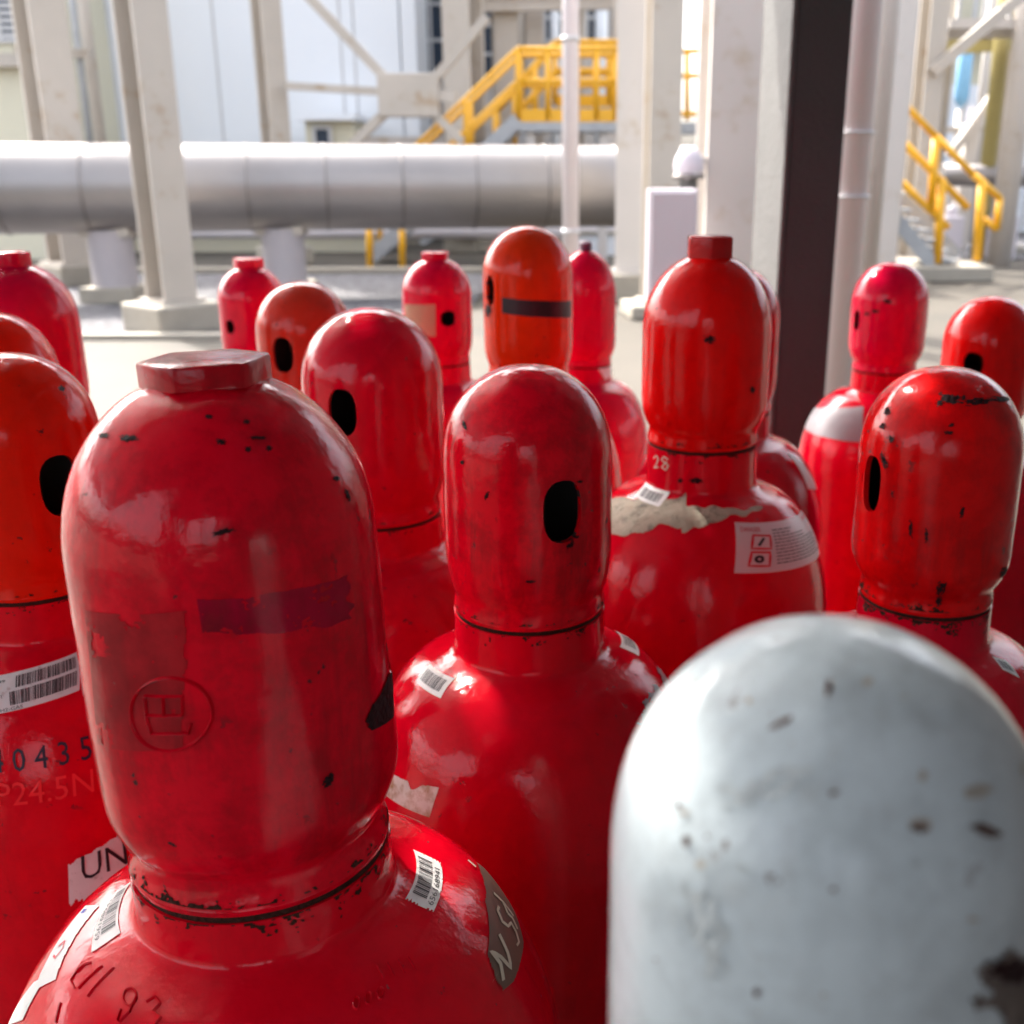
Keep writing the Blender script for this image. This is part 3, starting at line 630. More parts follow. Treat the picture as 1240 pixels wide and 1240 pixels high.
class Decal:
    """geometry laid on the cylinder's surface between four picked corners (unit square: u right, v down)"""
    def __init__(s, C, where, corners):
        s.C = C; s.S = C.cap if where == 'cap' else C.bodys; s.par = C.capo if where == 'cap' else C.bodyo
        s.c = [s.S.hit(C.base, *p) for p in corners]; s.v = []; s.f = []; s.m = []
        t0 = s.c[0][0]; s.c = [((t-t0+math.pi) % (2*math.pi)-math.pi+t0, l) for t, l in s.c]
    def pt(s, u, v, off):
        a, b, c, d = s.c
        th = (a[0]*(1-u)+b[0]*u)*(1-v)+(d[0]*(1-u)+c[0]*u)*v; l = (a[1]*(1-u)+b[1]*u)*(1-v)+(d[1]*(1-u)+c[1]*u)*v
        return s.S.pt(th, l, off)
    def quad(s, u0, v0, u1, v1, off, mi=0, n=6):
        b0 = len(s.v)
        for i in range(n+1):
            for j in range(n+1): s.v.append(s.pt(u0+(u1-u0)*i/n, v0+(v1-v0)*j/n, off))
        for i in range(n):
            for j in range(n): k = b0+i*(n+1)+j; s.f.append((k, k+1, k+n+2, k+n+1)); s.m.append(mi)
    def grid(s, test, n, off, mi=0):
        idx = {}
        def vi(i, j):
            if (i, j) not in idx: idx[(i, j)] = len(s.v); s.v.append(s.pt(i/n, j/n, off))
            return idx[(i, j)]
        for i in range(n):
            for j in range(n):
                if test((i+.5)/n, (j+.5)/n): s.f.append((vi(i, j), vi(i, j+1), vi(i+1, j+1), vi(i+1, j))); s.m.append(mi)
    def ribbon(s, pts, wd, off, mi=0, asp=1., closed=False, round_=False):
        """polyline; wd in v units, asp = width of the unit square / its height"""
        if closed: pts = pts+[pts[0], pts[1]]
        P = []
        for a, b in zip(pts, pts[1:]):
            for k in range(3): P.append((a[0]+(b[0]-a[0])*k/3, a[1]+(b[1]-a[1])*k/3))
        P.append(pts[-1]); rows = []
        for i, p in enumerate(P):
            a, b = P[max(0, i-1)], P[min(len(P)-1, i+1)]; dx, dy = (b[0]-a[0])*asp, b[1]-a[1]; L = math.hypot(dx, dy) or 1
            nx_, ny_ = -dy/L, dx/L; row = []
            prof = ((-1, -off), (-.6, 0), (0, off*.5), (.6, 0), (1, -off)) if round_ else ((-1, 0), (1, 0))
            for q, dz in prof:
                row.append(len(s.v)); s.v.append(s.pt(p[0]+nx_*wd/2*q/asp, p[1]+ny_*wd/2*q, off+dz))
            rows.append(row)
        for A, B in zip(rows, rows[1:]):
            for k in range(len(A)-1): s.f.append((A[k], A[k+1], B[k+1], B[k])); s.m.append(mi)
    def text(s, txt, u0, v0, u1, v1, off, mi=1, rot=0, stretch=True, asp=1.):
        """text filling the box; rot in quarter turns (1 = reads upwards)"""
        cu = bpy.data.curves.new('t', 'FONT'); cu.body = txt; cu.resolution_u = 2; to = bpy.data.objects.new('t', cu); COL.objects.link(to)
        bpy.context.view_layer.update(); dg = bpy.context.evaluated_depsgraph_get(); me = bpy.data.meshes.new_from_object(to.evaluated_get(dg))
        bpy.data.objects.remove(to)
        xs = [v.co.x for v in me.vertices]; ys = [v.co.y for v in me.vertices]
        if not xs: return
        x0, x1, y0, y1 = min(xs), max(xs), min(ys), max(ys); b0 = len(s.v)
        for v in me.vertices:
            a = (v.co.x-x0)/(x1-x0); b = 1-(v.co.y-y0)/(y1-y0)
            if rot == 1: a, b = b, 1-a
            s.v.append(s.pt(u0+(u1-u0)*a, v0+(v1-v0)*b, off))
        for pl in me.polygons: s.f.append(tuple(b0+i for i in pl.vertices)); s.m.append(mi)
    def barcode(s, u0, v0, u1, v1, off, mi=1, seed=1, vertical=False, n=34):
        rg = random.Random(seed); ws = [rg.choice((1, 1, 2, 3)) for _ in range(n*2)]; T = sum(ws); x = 0
        for k, wv in enumerate(ws):
            if k % 2 == 0:
                if vertical: s.quad(u0, v0+(v1-v0)*x/T, u1, v0+(v1-v0)*(x+wv)/T, off, mi, 2)
                else: s.quad(u0+(u1-u0)*x/T, v0, u0+(u1-u0)*(x+wv)/T, v1, off, mi, 2)
            x += wv
    def build(s, name, mats, label=None, smooth=True):
        me = bpy.data.meshes.new(name); me.from_pydata([tuple(v) for v in s.v], [], s.f)
        o = link(name, me, mats, s.par, smooth); me.polygons.foreach_set('material_index', s.m)
        # faces must look outwards
        bm = bmesh.new(); bm.from_mesh(me)
        for f in bm.faces:
            c = f.calc_center_median(); r = s.S.rad(c.z)
            if f.normal.dot(Vector((c.x, c.y, max(0, .02)))) < 0: f.normal_flip()
        bm.to_mesh(me); bm.free()
        if label: o['label'] = label
        return o
def blob(seed, amp=.35, fr=3.):
    def t(u, v):
        x, y = (u-.5)*2, (v-.5)*2; r = math.hypot(x, y)
        return r < .78+amp*noise.noise(Vector((x*fr+seed*5, y*fr, seed)))+.3*amp*noise.noise(Vector((x*fr*4+seed*5, y*fr*4, seed)))
    return t
def chip(C, where, x, y, wx, wy, seed, m='bare', name='paint_chip', rot=0, n=26, off=.00035, label=None, amp=.5):
    a = R_(rot); co, si = math.cos(a), math.sin(a)
    cs = [(x+u*wx/2*co-v*wy/2*si, y+u*wx/2*si+v*wy/2*co) for u, v in ((-1, -1), (1, -1), (1, 1), (-1, 1))]
    d = Decal(C, where, cs); d.grid(blob(seed, amp), n, off); return d.build(name, M[m], label)

M['tipdark'] = mat('purple_red_plug', (.12, .01, .06), .5)
capA = paint('red_cap_enamel_worn', RED, .9, .7, .16, 1.); bodyA = paint('red_body_enamel', (.74, .001, .014), .3, .2, .2, 2.)
capB = paint('red_cap_enamel_scuffed', RED, 1., .6, .2, 3.3); bodyB = paint('red_body_glossy', (.72, .001, .016), .2, .1, .17, 4.)
capC = paint('red_cap_enamel_clean', (.74, .003, .003), .25, .2, .14, 5.); capD = paint('red_cap_chipped', (.74, .002, .004), .7, 1.3, .25, 6.2)
capO = paint('orange_cap_enamel', ORANGE, .25, .1, .18, 7.); capP = paint('pinkish_red_cap', PINK, .25, .15, .2, 8.)
capR = paint('crimson_cap', (.66, .001, .02), .25, .1, .17, 9.); capF = paint('vermilion_cap', (.8, .012, .002), .2, .1, .16, 10.)
capH = paint('faded_orange_red_cap', (.6, .04, .02), .25, .1, .2, 11.)
whiteP = paint('pale_green_white_enamel', (.66, .74, .77), .5, .25, .25, 12.5, chipcol=(.12, .05, .035), fade=(.42, .36, .3), streak=.2)
M['nut_A'] = paint('worn_nut_enamel', (.55, .004, .014), 1., 1.6, .25, 13., fade=(.6, .16, .14))
M['nut_C'] = paint('nut_enamel', (.5, .01, .012), .5, .3, .3, 14.)

A = cylinder('A', 272, 700, 191, 445, 'largest red cylinder with hex nut cap and embossed round emblem, in the left foreground', capA, bodyA, R=.06, Hc=3.44, neck=.87, Rb=.128, dome=1.12, lean=-1.5, back=-1.,
             hexn=(.049, .0095, .35), hole=(474, 775), hole_size=(.02, .03), nth=192, ring=.016, taper=1.02, flare=.045)
B = cylinder('B', 639, 600, 102, 440, 'red cylinder with a plain domed cap and black oval hole in the very centre', capB, bodyB, hole=(682, 620), neck=.91, nth=160, Hc=2.95)
Cc = cylinder('C', 855, 430, 77.5, 306, 'red cylinder with a nut on its cap and a white hazard label', capC, bodyB, hexn=(.041, .018, .5), hole=None, neck=.87, dome=1.2, nth=128, Hc=2.95, ring=.032)
Dd = cylinder('D', 1135, 600, 99.5, 442, 'red cylinder with chipped domed cap behind the white cylinder', capD, capR, hole=(1055, 586), neck=.84, nth=128, Hc=3.05, hole_size=(.019, .04))
E = cylinder('E', 1012, 1050, 273, 744, 'pale green white capped cylinder in the right foreground', whiteP, whiteP, R=.044, Hc=3.6, neck=.85, dome=1.15, nth=192, Rb=.09)
Fc = cylinder('F', 27, 600, 106, 425, 'orange red cylinder at the left edge with a double barcode label and stamped digits', capF, bodyA, R=.052, Rb=.112, hole=(74, 588), neck=.9, nth=128, Hc=3.0)
G = cylinder('G', 452, 500, 85, 372, 'crimson cylinder with a domed cap just right of the big hex nut', capR, capR, R=.061, hole=(414, 500), neck=.9, nth=128, Hc=3.0)
H = cylinder('H', 370, 430, 58, 340, 'faded orange capped cylinder behind the crimson one', capH, capR, hole=(342, 430), neck=.88)
I = cylinder('I', 306, 380, 41, 321, 'pinkish red cylinder with a flat nut on its cap, behind the faded orange cap', capP, capP, hexn=(.05, .016, .1), hole=(278, 396), neck=.88, hole_size=(.02, .022))
J = cylinder('J', 530, 390, 42, 311, 'pinkish red cylinder with beige tape on its cap', capP, capP, hexn=(.044, .012, .4), hole=(543, 386), neck=.9, hole_size=(.024, .024))
K = cylinder('K', 639, 360, 54, 273, 'bright orange capped cylinder with a black tape band', capO, capR, hole=(593, 352), neck=.9, hole_size=(.018, .036), Hc=3.3)
L = cylinder('L', 709, 370, 37, 302, 'slim capped red cylinder with a tiny dark plug, behind the orange capped one', capP, capP, tip=.011, neck=.86, Hc=3.7, dome=1.5, supe=2.)
Mm = cylinder('M', 884, 430, 58, 322, 'red cylinder mostly hidden behind the one with the hazard label', capR, capR, neck=.9)
Nn = cylinder('N', 1076, 390, 47, 317, 'red cylinder with a grey shoulder band right of the dark post', capP, capR, hole=(1037, 388), neck=.84, Hc=2.85, hole_size=(.014, .03))
O = cylinder('O', 1197, 430, 57, 358, 'red capped cylinder at the right edge behind the chipped cap', capC, capR, hole=(1178, 441), neck=.88, hole_size=(.024, .028))
P_ = cylinder('P', 28, 420, 74, 318, 'red cylinder with a nut on its cap at the far left back', capP, capP, R=.06, hexn=(.04, .016, .3), hole=None, neck=.88)
Q = cylinder('Q', -12, 440, 84, 377, 'orange red domed cap showing only partly at the left edge', capF, capR, Rb=.112, neck=.88)
keys = list(CYLS)
for i, a in enumerate(keys):
    print('CYL', a, [round(v, 3) for v in CYLS[a].base], 'top', round(CYLS[a].zap, 3))
    for b_ in keys[i+1:]:
        d_ = (CYLS[a].base-CYLS[b_].base).length
        if d_ < CYLS[a].Rb+CYLS[b_].Rb: print('OVERLAP', a, b_, round(d_, 3))

# ---- labels, stickers and marks
PAP = [M['paper'], M['ink'], M['redink'], M['blueink']]
O1, O2 = .00045, .0007
# A: right barcode with number
d = Decal(A, 'body', [(500, 1030), (533, 1046), (524, 1106), (490, 1090)])
d.grid(lambda u, v: 0.02*noise.noise(Vector((v*9, 1, 0)))+.0 < u < 1-.04*abs(noise.noise(Vector((v*7, 5, 0)))) and .03*abs(noise.noise(Vector((u*9, 3, 2)))) < v < 1-.07*abs(noise.noise(Vector((u*8, 7, 2)))), 40, O1)
d.barcode(.1, .12, .62, .86, O2, 1, 5, vertical=True, n=26); d.text('656168941', .7, .2, .9, .92, O2, 1, rot=1); d.build('barcode_sticker', PAP, 'torn white barcode sticker')
# A: left barcode
d = Decal(A, 'body', [(143, 1080), (159, 1070), (146, 1130), (111, 1154)]); d.quad(0, 0, 1, 1, O1, 0, 10); d.barcode(.32, .1, .9, .82, O2, 1, 9, vertical=True, n=24)
d.text('656168941', .08, .2, .26, .86, O2, 1, rot=1); d.build('barcode_sticker', PAP, 'white barcode sticker seen edge on')
# A: long white label hanging on the left shoulder
d = Decal(A, 'body', [(105, 1098), (121, 1098), (78, 1182), (42, 1200)]); d.grid(lambda u, v: u < 1.0-.25*v+.05*noise.noise(Vector((v*8, 2, 2))), 30, O1); d.quad(.2, .06, .45, .12, O2, 3, 2)
d.ribbon([(.3, .55), (.5, .5), (.6, .6), (.45, .7), (.3, .66)], .03, O2, 2); d.build('paper_label', PAP, 'torn white paper label with blue and red marks')
d = Decal(A, 'body', [(42, 1190), (64, 1178), (38, 1232), (8, 1240)]); d.quad(0, 0, .8, 1, O1, 0, 8); d.build('paper_label', PAP)
# A: brown patch with hand lettering
d = Decal(A, 'body', [(556, 1036), (602, 1056), (636, 1172), (566, 1226)])
def leaf(u, v):
    w0 = .5-.5*min(1, v*2.2+.15)+max(0, v-.7)*1.6; w1 = .7+.4*min(1, v*2.)-max(0, v-.7)*1.6
    return w0+.03*noise.noise(Vector((v*12, 0, 0))) < u < w1+.03*noise.noise(Vector((v*12, 4, 0))) and v < .99
d.grid(leaf, 60, O1); lw = .035
d.ribbon([(.2, 1.0-.12), (.9-.55, .78), ], .001, O2, 1)
d.build('painted_patch', [M['brownpaint'], M['chalk']], 'brown painted patch with white lettering')
def stroke(C, where, pts, wpx, m, name, label=None, round_=False, off=O2, box=None):
    xs = [p[0] for p in pts]; ys = [p[1] for p in pts]
    x0, x1, y0, y1 = (min(xs)-2, max(xs)+2, min(ys)-2, max(ys)+2) if not box else box
    dd = Decal(C, where, [(x0, y0), (x1, y0), (x1, y1), (x0, y1)]); W, Hh = x1-x0, y1-y0
    dd.ribbon([((x-x0)/W, (y-y0)/Hh) for x, y in pts], wpx/Hh, off, 0, W/Hh, round_=round_); return dd
def strokes(C, where, lines, wpx, m, name, label=None, round_=False, off=O2):
    allp = [p for l_ in lines for p in l_]; xs = [p[0] for p in allp]; ys = [p[1] for p in allp]
    x0, x1, y0, y1 = min(xs)-3, max(xs)+3, min(ys)-3, max(ys)+3; W, Hh = x1-x0, y1-y0
    dd = Decal(C, where, [(x0, y0), (x1, y0), (x1, y1), (x0, y1)])
    for l_ in lines: dd.ribbon([((x-x0)/W, (y-y0)/Hh) for x, y in l_], wpx/Hh, off, 0, W/Hh, round_=round_)
    return dd.build(name, M[m] if isinstance(m, str) else m, label)
def z3(zx, zy): return (440+.1774*zx, 1000+.1774*zy)
NSA = [[z3(925, 1055), z3(860, 950), z3(765, 880), z3(850, 910), z3(960, 980), z3(900, 880), z3(808, 770)],
       [z3(980, 820), z3(1005, 790), z3(975, 720), z3(925, 665), z3(890, 700), z3(835, 680), z3(800, 610), z3(820, 575)],
       [z3(1000, 695), z3(955, 620), z3(905, 600)], [z3(905, 600), z3(880, 520)], [z3(805, 480), z3(890, 525), z3(980, 598)],
       [z3(700, 245), z3(740, 290)]]
strokes(A, 'body', NSA, 3.8, 'chalk', 'hand_lettering', 'white hand written letters N SA', off=.0009)
# A: embossed emblem on the cap
def ell(cx, cy, rx, ry, n=40): return [(cx+rx*math.cos(2*math.pi*k/n), cy+ry*math.sin(2*math.pi*k/n)) for k in range(n+1)]
EM = [ell(209, 861, 48, 44), [(179, 839), (183, 870), (189, 884), (232, 884), (234, 872)], [(179, 839), (224, 839), (224, 862)], [(182, 862), (224, 862)], [(202, 840), (203, 861)]]
strokes(A, 'cap', EM, 4.0, capA, 'embossed_emblem', 'raised round emblem', round_=True, off=.0011)
# A: stamped digits low on the shoulder
def stampd(C, lines, wpx, name='stamped_characters', m=None, off=.0006): return strokes(C, 'body', lines, wpx, m or bodyA, name, None, True, off)
stampd(A, [[(104, 1175), (112, 1165), (118, 1163)], [(108, 1195), (130, 1168)], [(118, 1205), (142, 1172)], [(70, 1238), (84, 1212)], [(104, 1195), (98, 1185), (106, 1168)]], 3)
stampd(A, [ell(160, 1206, 8, 11, 16), [(168, 1205), (160, 1225), (146, 1238)], [(180, 1212), (190, 1206), (196, 1215), (188, 1224), (197, 1232), (188, 1242), (180, 1240)], [(150, 1222), (144, 1236)]], 3)
stampd(A, [[(455+i*13, 1168-i*3), (462+i*13, 1186-i*3)] for i in range(4)]+[ell(430+i*14, 1215-i*6, 4, 7, 10) for i in range(3)], 2.2)
# A: chips, tape ghost and the peeled place below the hole
for x, y, wx, wy, sdv, rt in ((127, 528, 15, 8, 1, 0), (157, 531, 28, 10, 2, 0), (268, 536, 14, 8, 3, 10), (312, 531, 26, 5, 4, 0), (300, 545, 9, 8, 5, 0), (325, 544, 9, 8, 6, 0), (298, 512, 9, 7, 7, 0),
                              (270, 644, 34, 8, 8, -15), (397, 945, 12, 22, 9, 35), (253, 506, 12, 6, 21, 0), (419, 600, 6, 18, 22, -20), (406, 580, 9, 7, 23, 0)):
    chip(A, 'cap', x, y, wx, wy, sdv, rot=rt, n=20)
d = Decal(A, 'cap', [(459, 822), (474, 812), (475, 868), (433, 890)]); d.grid(lambda u, v: (u > .45-.9*v or v > .45) and u-v > -.75+.05*noise.noise(Vector((u*9, v*9, 0))), 40, O1); d.build('peeled_patch', M['bare'], 'dark bare patch below the side hole')
ghost = paint('tape_ghost_on_red', (.5, .012, .02), 1., .2, .3, 20.); ghostd = paint('dark_tape_ghost', (.42, .001, .025), 1., .1, .2, 21.)
d = Decal(A, 'cap', [(104, 738), (232, 738), (226, 905), (120, 900)]); d.grid(lambda u, v: u < .96+.05*noise.noise(Vector((v*9, 1, 1))) and not (noise.noise(Vector((u*3, v*4, 4)))+.35*noise.noise(Vector((u*22, v*26, 4))) > .36), 60, .0003); d.build('sticker_residue', ghost, 'dull square where a sticker was')
d = Decal(A, 'cap', [(238, 722), (430, 690), (432, 750), (246, 768)]); d.grid(lambda u, v: abs(v-.5) < .45+.12*noise.noise(Vector((u*6, v*2, 8))) and u < .93+.1*noise.noise(Vector((v*5, 1, 1))) and noise.noise(Vector((u*30, v*9, 7)))+noise.noise(Vector((u*5, v*3, 9))) < .55, 90, .0003); d.build('sticker_residue', ghostd, 'dark wide smear across the cap')
# B: barcodes, stained sticker
d = Decal(B, 'body', [(521, 804), (551, 822), (534, 846), (504, 825)]); d.quad(0, 0, 1, 1, O1, 0, 8); d.barcode(.12, .22, .88, .8, O2, 1, 3, n=22); d.build('barcode_sticker', PAP, 'small tilted barcode sticker')
d = Decal(B, 'body', [(743, 763), (763, 772), (773, 795), (750, 784)]); d.quad(0, 0, 1, 1, O1, 0, 8); d.barcode(.15, .2, .85, .8, O2, 1, 4, n=16); d.build('barcode_sticker', PAP)
d = Decal(B, 'body', [(468, 928), (534, 948), (520, 992), (461, 958)]); d.grid(lambda u, v: v > .12+.22*math.exp(-((u-.62)/.1)**2)+.05*noise.noise(Vector((u*9, 0, 0))) and v < .95, 50, O1, 0)
d.build('stained_sticker', [M['oldpaper']], 'old white sticker stained brown')
chip(B, 'body', 792, 858, 60, 70, 31, 'greyband', 'worn_patch', 20, 40, .0004, 'dull grey worn patch'); chip(B, 'body', 806, 820, 22, 46, 32, 'greyband', 'worn_patch', -20, 30, .00038)
for x, y, wx, wy, sdv, rt in ((697, 650, 10, 5, 40, 10), (702, 583, 8, 4, 41, 0), (563, 515, 6, 14, 42, -20), (560, 560, 6, 6, 43, 0), (690, 660, 14, 7, 44, -40), (642, 704, 16, 4, 45, 0), (590, 600, 5, 12, 46, 20)): chip(B, 'cap', x, y, wx, wy, sdv, rot=rt, n=16)
# C: hazard label, barcode, crust, handwriting
d = Decal(Cc, 'body', [(889, 633), (968, 615), (1000, 664), (889, 694)])
asp = 2.0
d.grid(lambda u, v: not (u > .93 and (v > .88 or v < .06)), 40, O1)
def sq(x, y, s_): return [(x, y), (x+s_*.5, y+.02), (x+s_*.5-.01, y+s_), (x-.02, y+s_-.02)]
for (x, y) in ((.13, .27), (.11, .6)): d.ribbon(sq(x, y, .28), .04, O2, 2, asp, closed=True)
d.ribbon([(.165, .48), (.215, .33)], .045, O2, 1, asp); d.ribbon(ell(.165, .74, .025, .05, 12), .05, O2, 1, asp)
d.text('DANGER', .04, .1, .2, .2, O2, 2); d.text('FLAMMABLE GAS', .74, .06, .96, .16, O2, 2)
rg = random.Random(5)
for k in range(11):
    v = .17+k*.066; u = .3; end = (.55 if k < 2 else .72 if k < 4 else .9)-rg.random()*.08
    while u < end: wq = rg.uniform(.02, .06); d.quad(u, v, min(end, u+wq), v+.022, O2, 1, 2); u += wq+.008
d.build('hazard_label', [M['clearpaper'], M['ink'], M['redink'], M['blueink']], 'white hazard label with two red framed pictograms')
d = Decal(Cc, 'body', [(783, 584), (812, 596), (798, 615), (770, 603)]); d.quad(0, 0, 1, 1, O1+.0003, 0, 8); d.barcode(.12, .2, .88, .8, O2+.0003, 1, 6, n=20); d.build('barcode_sticker', PAP, 'small barcode sticker on the peeled primer')
d = Decal(Cc, 'body', [(738, 596), (830, 590), (835, 640), (738, 660)]); d.grid(lambda u, v: .1+.2*noise.noise(Vector((u*4, 0, 3))) < v < .85+.2*noise.noise(Vector((u*5, 1, 3))), 60, O1); d.build('peeled_primer', M['crust'], 'beige crust of peeled primer')
d = Decal(Cc, 'body', [(826, 606), (922, 612), (922, 634), (826, 648)]); d.grid(lambda u, v: .1+.25*noise.noise(Vector((u*6, 0, 5))) < v < .95-.75*u+.25*noise.noise(Vector((u*6, 1, 3))), 50, O1); d.build('peeled_primer', M['crust'])
strokes(Cc, 'body', [[(793, 555), (797, 551), (800, 555), (797, 562), (794, 566), (800, 565)], [(811, 556), (807, 552), (804, 556), (811, 563), (808, 569), (804, 565), (810, 558)]], 1.6, 'chalk', 'hand_lettering', 'white scratched figures 28')
for x, y, wx, wy, sdv in ((859, 411, 17, 11, 50), (911, 472, 7, 9, 51)): chip(Cc, 'cap', x, y, wx, wy, sdv, 'bare', n=20)
for x, y, wx, wy, sdv in ((843, 582, 20, 8, 52), (824, 582, 7, 7, 53)): chip(Cc, 'body', x, y, wx, wy, sdv, 'bare', n=20)
def rim_grime(C, dens=0., depth=.011, nth=900):
    """rust and dirt speckle hugging the joint, on the neck ring and on the cap's lower edge"""
    for S_, par, l0, sg, dp in ((C.bodys, C.bodyo, C.bodys.L[-1], -1, depth), (C.cap, C.capo, .004, 1, depth*.6)):
        v, f = [], []; idx = {}; n = 22
        def vi(i, j):
            i %= nth
            if (i, j) not in idx: idx[(i, j)] = len(v); v.append(S_.pt(2*math.pi*i/nth, l0+sg*dp*j/n, .00028))
            return idx[(i, j)]
        for i in range(nth):
            a = 2*math.pi*(i+.5)/nth; x, y = math.cos(a)*C.R, math.sin(a)*C.R
            for j in range(n):
                z = dp*(j+.5)/n; q = noise.noise(Vector((x*500, y*500, z*700+S_.seed)))*.6+noise.noise(Vector((x*120, y*120, z*160+S_.seed)))*.7
                if q > .14-dens+.75*(j/n)**.6: f.append((vi(i, j), vi(i, j+1), vi(i+1, j+1), vi(i+1, j)) if sg < 0 else (vi(i, j), vi(i+1, j), vi(i+1, j+1), vi(i, j+1)))
        me = bpy.data.meshes.new('rim_grime'); me.from_pydata([tuple(p) for p in v], [], f); link('rim_grime', me, M['seam'], par, True)
rim_grime(A, .12, .013, 1300); rim_grime(B, .05); rim_grime(Cc, .02); rim_grime(Dd, .2, .014); rim_grime(Fc, .0); rim_grime(G, -.05)
# D chips
for x, y, wx, wy, sdv, rt in ((1152, 483, 36, 14, 60, 6), (1182, 486, 40, 10, 61, -4), (1208, 483, 30, 8, 62, 2), (1138, 488, 12, 8, 63, -20), (1075, 498, 8, 12, 64, 10), (1070, 516, 9, 9, 65, 0), (1080, 532, 8, 9, 66, 0),
                              (1071, 558, 8, 20, 67, -20), (1149, 524, 14, 5, 68, 0), (1152, 515, 8, 5, 69, -30), (1139, 712, 12, 20, 70, 30), (1137, 728, 8, 14, 71, 10), (1215, 693, 10, 16, 72, 20), (1103, 640, 5, 24, 73, 0), (1122, 648, 5, 20, 74, 0), (1165, 620, 6, 18, 75, 10)):
    chip(Dd, 'cap', x, y, wx, wy, sdv, rot=rt, n=22, amp=.8)
d = Decal(Dd, 'body', [(1200, 795), (1216, 800), (1234, 822), (1214, 812)]); d.quad(0, 0, 1, 1, O1, 0, 6); d.barcode(.15, .2, .85, .8, O2, 1, 8, n=12); d.build('barcode_sticker', PAP)
# E: rust pits and dents
M['blotch'] = mat('worn_brown_grey', (.2, .16, .14), .6, var=.5, scale=90, bump=.6, bscale=200, dirt=(.07, .045, .04), dirt_amt=.1, dscale=60); M['scuff'] = mat('dull_scuff', (.6, .655, .665), .6, var=.12, scale=120, bump=.4, bscale=300); M['rust'] = mat('rust_spot', (.17, .1, .08), .7, var=.5, scale=300, bump=.6, bscale=500); M['rustlight'] = mat('flaked_enamel', (.5, .46, .4), .6, var=.2, scale=300)
for x, y, wx, wy, sdv, rt, mm in ((946, 876, 40, 9, 80, -28, 'rust'), (1112, 1002, 26, 13, 81, 10, 'rust'), (1113, 998, 34, 22, 82, 0, 'rustlight'), (1116, 940, 12, 20, 83, 10, 'rustlight'), (1180, 958, 46, 20, 84, -10, 'rustlight'),
                                  (1190, 1005, 44, 16, 85, 15, 'rust'), (833, 1018, 12, 18, 86, 0, 'rust'), (824, 975, 9, 8, 87, 0, 'rust'), (850, 1046, 14, 14, 88, 0, 'rustlight'), (1003, 836, 10, 26, 89, 15, 'rust'),
                                  (1217, 1190, 96, 110, 90, 10, 'blotch'), (1218, 1172, 60, 40, 91, 10, 'bare'), (908, 850, 10, 10, 92, 0, 'rustlight'), (1237, 932, 10, 22, 93, 0, 'rustlight'), (1009, 1076, 10, 8, 94, 0, 'rust'), (917, 1200, 10, 14, 95, 0, 'rust'), (1176, 1112, 16, 8, 96, 0, 'rustlight')):
    chip(E, 'cap', x, y, wx, wy, sdv, mm, 'rust_pit', rt, 26, .0003+.0001*(mm == 'rust'))
for k in range(20):
    x, y = random.uniform(790, 1235), random.uniform(800, 1235); w_ = random.choice((5, 6, 8, 10, 16)); chip(E, 'cap', x, y, w_, w_*random.uniform(.4, 1.3), 300+k, random.choice(('rust', 'rustlight', 'scuff', 'scuff')), 'paint_scuff', random.uniform(-40, 40), 14, .0003)
for x, y, wx, wy, k in ((930, 950, 120, 40, 1), (860, 1120, 50, 130, 3)): chip(E, 'cap', x, y, wx, wy, 350+k, 'scuff', 'dull_scuff', -15, 60, .00026, None, 1.5)
# F: double barcode label, stamped digits, torn UN label
d = Decal(Fc, 'body', [(-26, 822), (94, 790), (96, 836), (-22, 868)]); d.grid(lambda u, v: not (v > .9 and u > .0 and u < .12) , 40, O1)
d.barcode(.36, .12, .97, .44, O2, 1, 11, n=46); d.barcode(.30, .52, .97, .86, O2, 1, 12, n=50); d.text('H2-GAS', .2, .9, .42, .98, O2, 1); d.text('UN 1049', .0, .16, .26, .24, O2, 1); d.text('P 165', .0, .3, .2, .38, O2, 1); d.text('CONT', .1, .56, .24, .64, O2, 1)
d.build('barcode_label', PAP, 'wide white label with two barcodes')
M['stampink'] = mat('dark_blue_stamp_paint', (.012, .004, .03), .5)
d = Decal(Fc, 'body', [(-22, 908), (108, 890), (112, 918), (-20, 936)]); d.text('4 0 4 3 5', .08, .0, 1.0, 1., O2, 0); d.build('stamped_number', [M['stampink']], 'dark stamped digits')
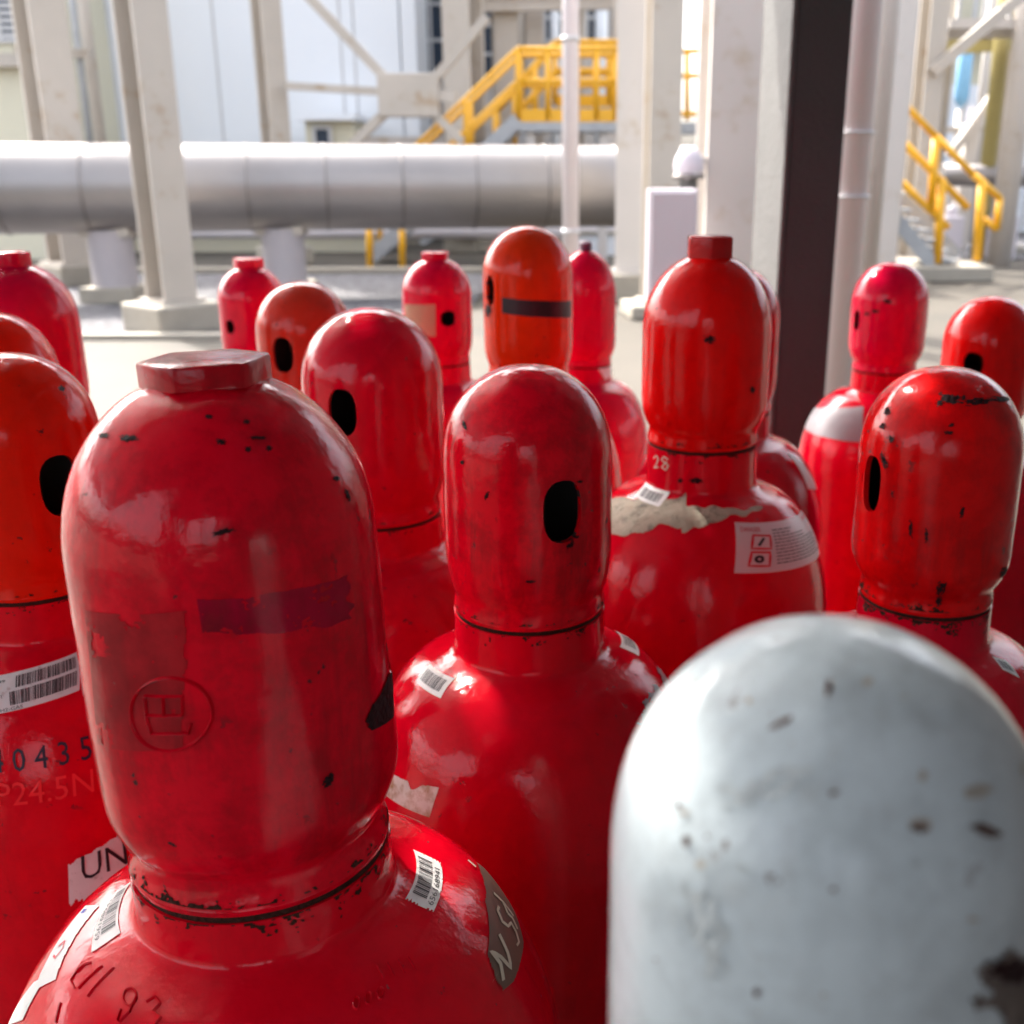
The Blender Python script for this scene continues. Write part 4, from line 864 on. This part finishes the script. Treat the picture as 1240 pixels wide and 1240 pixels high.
d = Decal(Fc, 'body', [(-10, 948), (112, 930), (114, 958), (-8, 976)]); d.text('P24.5N', .05, .0, 1.0, 1., .0010, 0); d.build('stamped_number', [paint('bright_red_relief', (.95, .03, .04), .1, 0, .15, 30.)], 'raised red stamped characters')
d = Decal(Fc, 'body', [(82, 1032), (150, 1008), (158, 1070), (84, 1098)]); d.grid(lambda u, v: v > .22-u*.25+.05*noise.noise(Vector((u*9, 0, 0))) and v < .93+.09*noise.noise(Vector((u*14, 0, 0))), 50, O1)
d.text('UN', .22, .14, 1.0, .6, O2, 1); d.build('torn_label', [M['paper'], M['ink']], 'torn white label reading UN')
# other marks
d = Decal(K, 'cap', [(608, 360), (691, 364), (691, 384), (608, 379)]); d.quad(0, 0, 1, 1, O1, 0, 20); d.build('tape_band', M['blacktape'], 'black tape band')
chip(K, 'cap', 592, 376, 10, 18, 97, 'bare', n=16)
d = Decal(J, 'cap', [(489, 366), (530, 366), (530, 410), (492, 405)]); d.grid(blob(5, .1), 30, O1); d.quad(.05, .05, .95, .95, O1, 0, 14); d.build('tape_piece', M['tape'], 'beige tape')
d = Decal(Nn, 'body', [(985, 492), (1046, 492), (1046, 536), (974, 516)]); d.quad(0, 0, 1, 1, O1, 0, 20); d.build('shoulder_band', M['greyband'], 'grey band')
for x, y, wx, wy, sdv in ((1075, 365, 12, 6, 100), (1060, 377, 10, 5, 101), (1050, 380, 9, 4, 102)): chip(Nn, 'cap', x, y, wx, wy, sdv, 'bare', n=14)
d = Decal(L, 'body', [(722, 446), (736, 442), (748, 452), (733, 460)]); d.quad(0, 0, 1, 1, O1, 0, 6); d.build('paper_label', PAP)
d = Decal(L, 'body', [(752, 448), (764, 452), (776, 472), (766, 474)]); d.quad(0, 0, 1, 1, O1, 0, 6); d.build('paper_label', PAP)
d = Decal(Mm, 'body', [(952, 548), (965, 556), (990, 592), (978, 592)]); d.quad(0, 0, 1, 1, O1, 0, 8); d.build('paper_label', [M['clearpaper']])
d = Decal(G, 'body', [(536, 470), (548, 468), (548, 478), (536, 480)]) if False else None
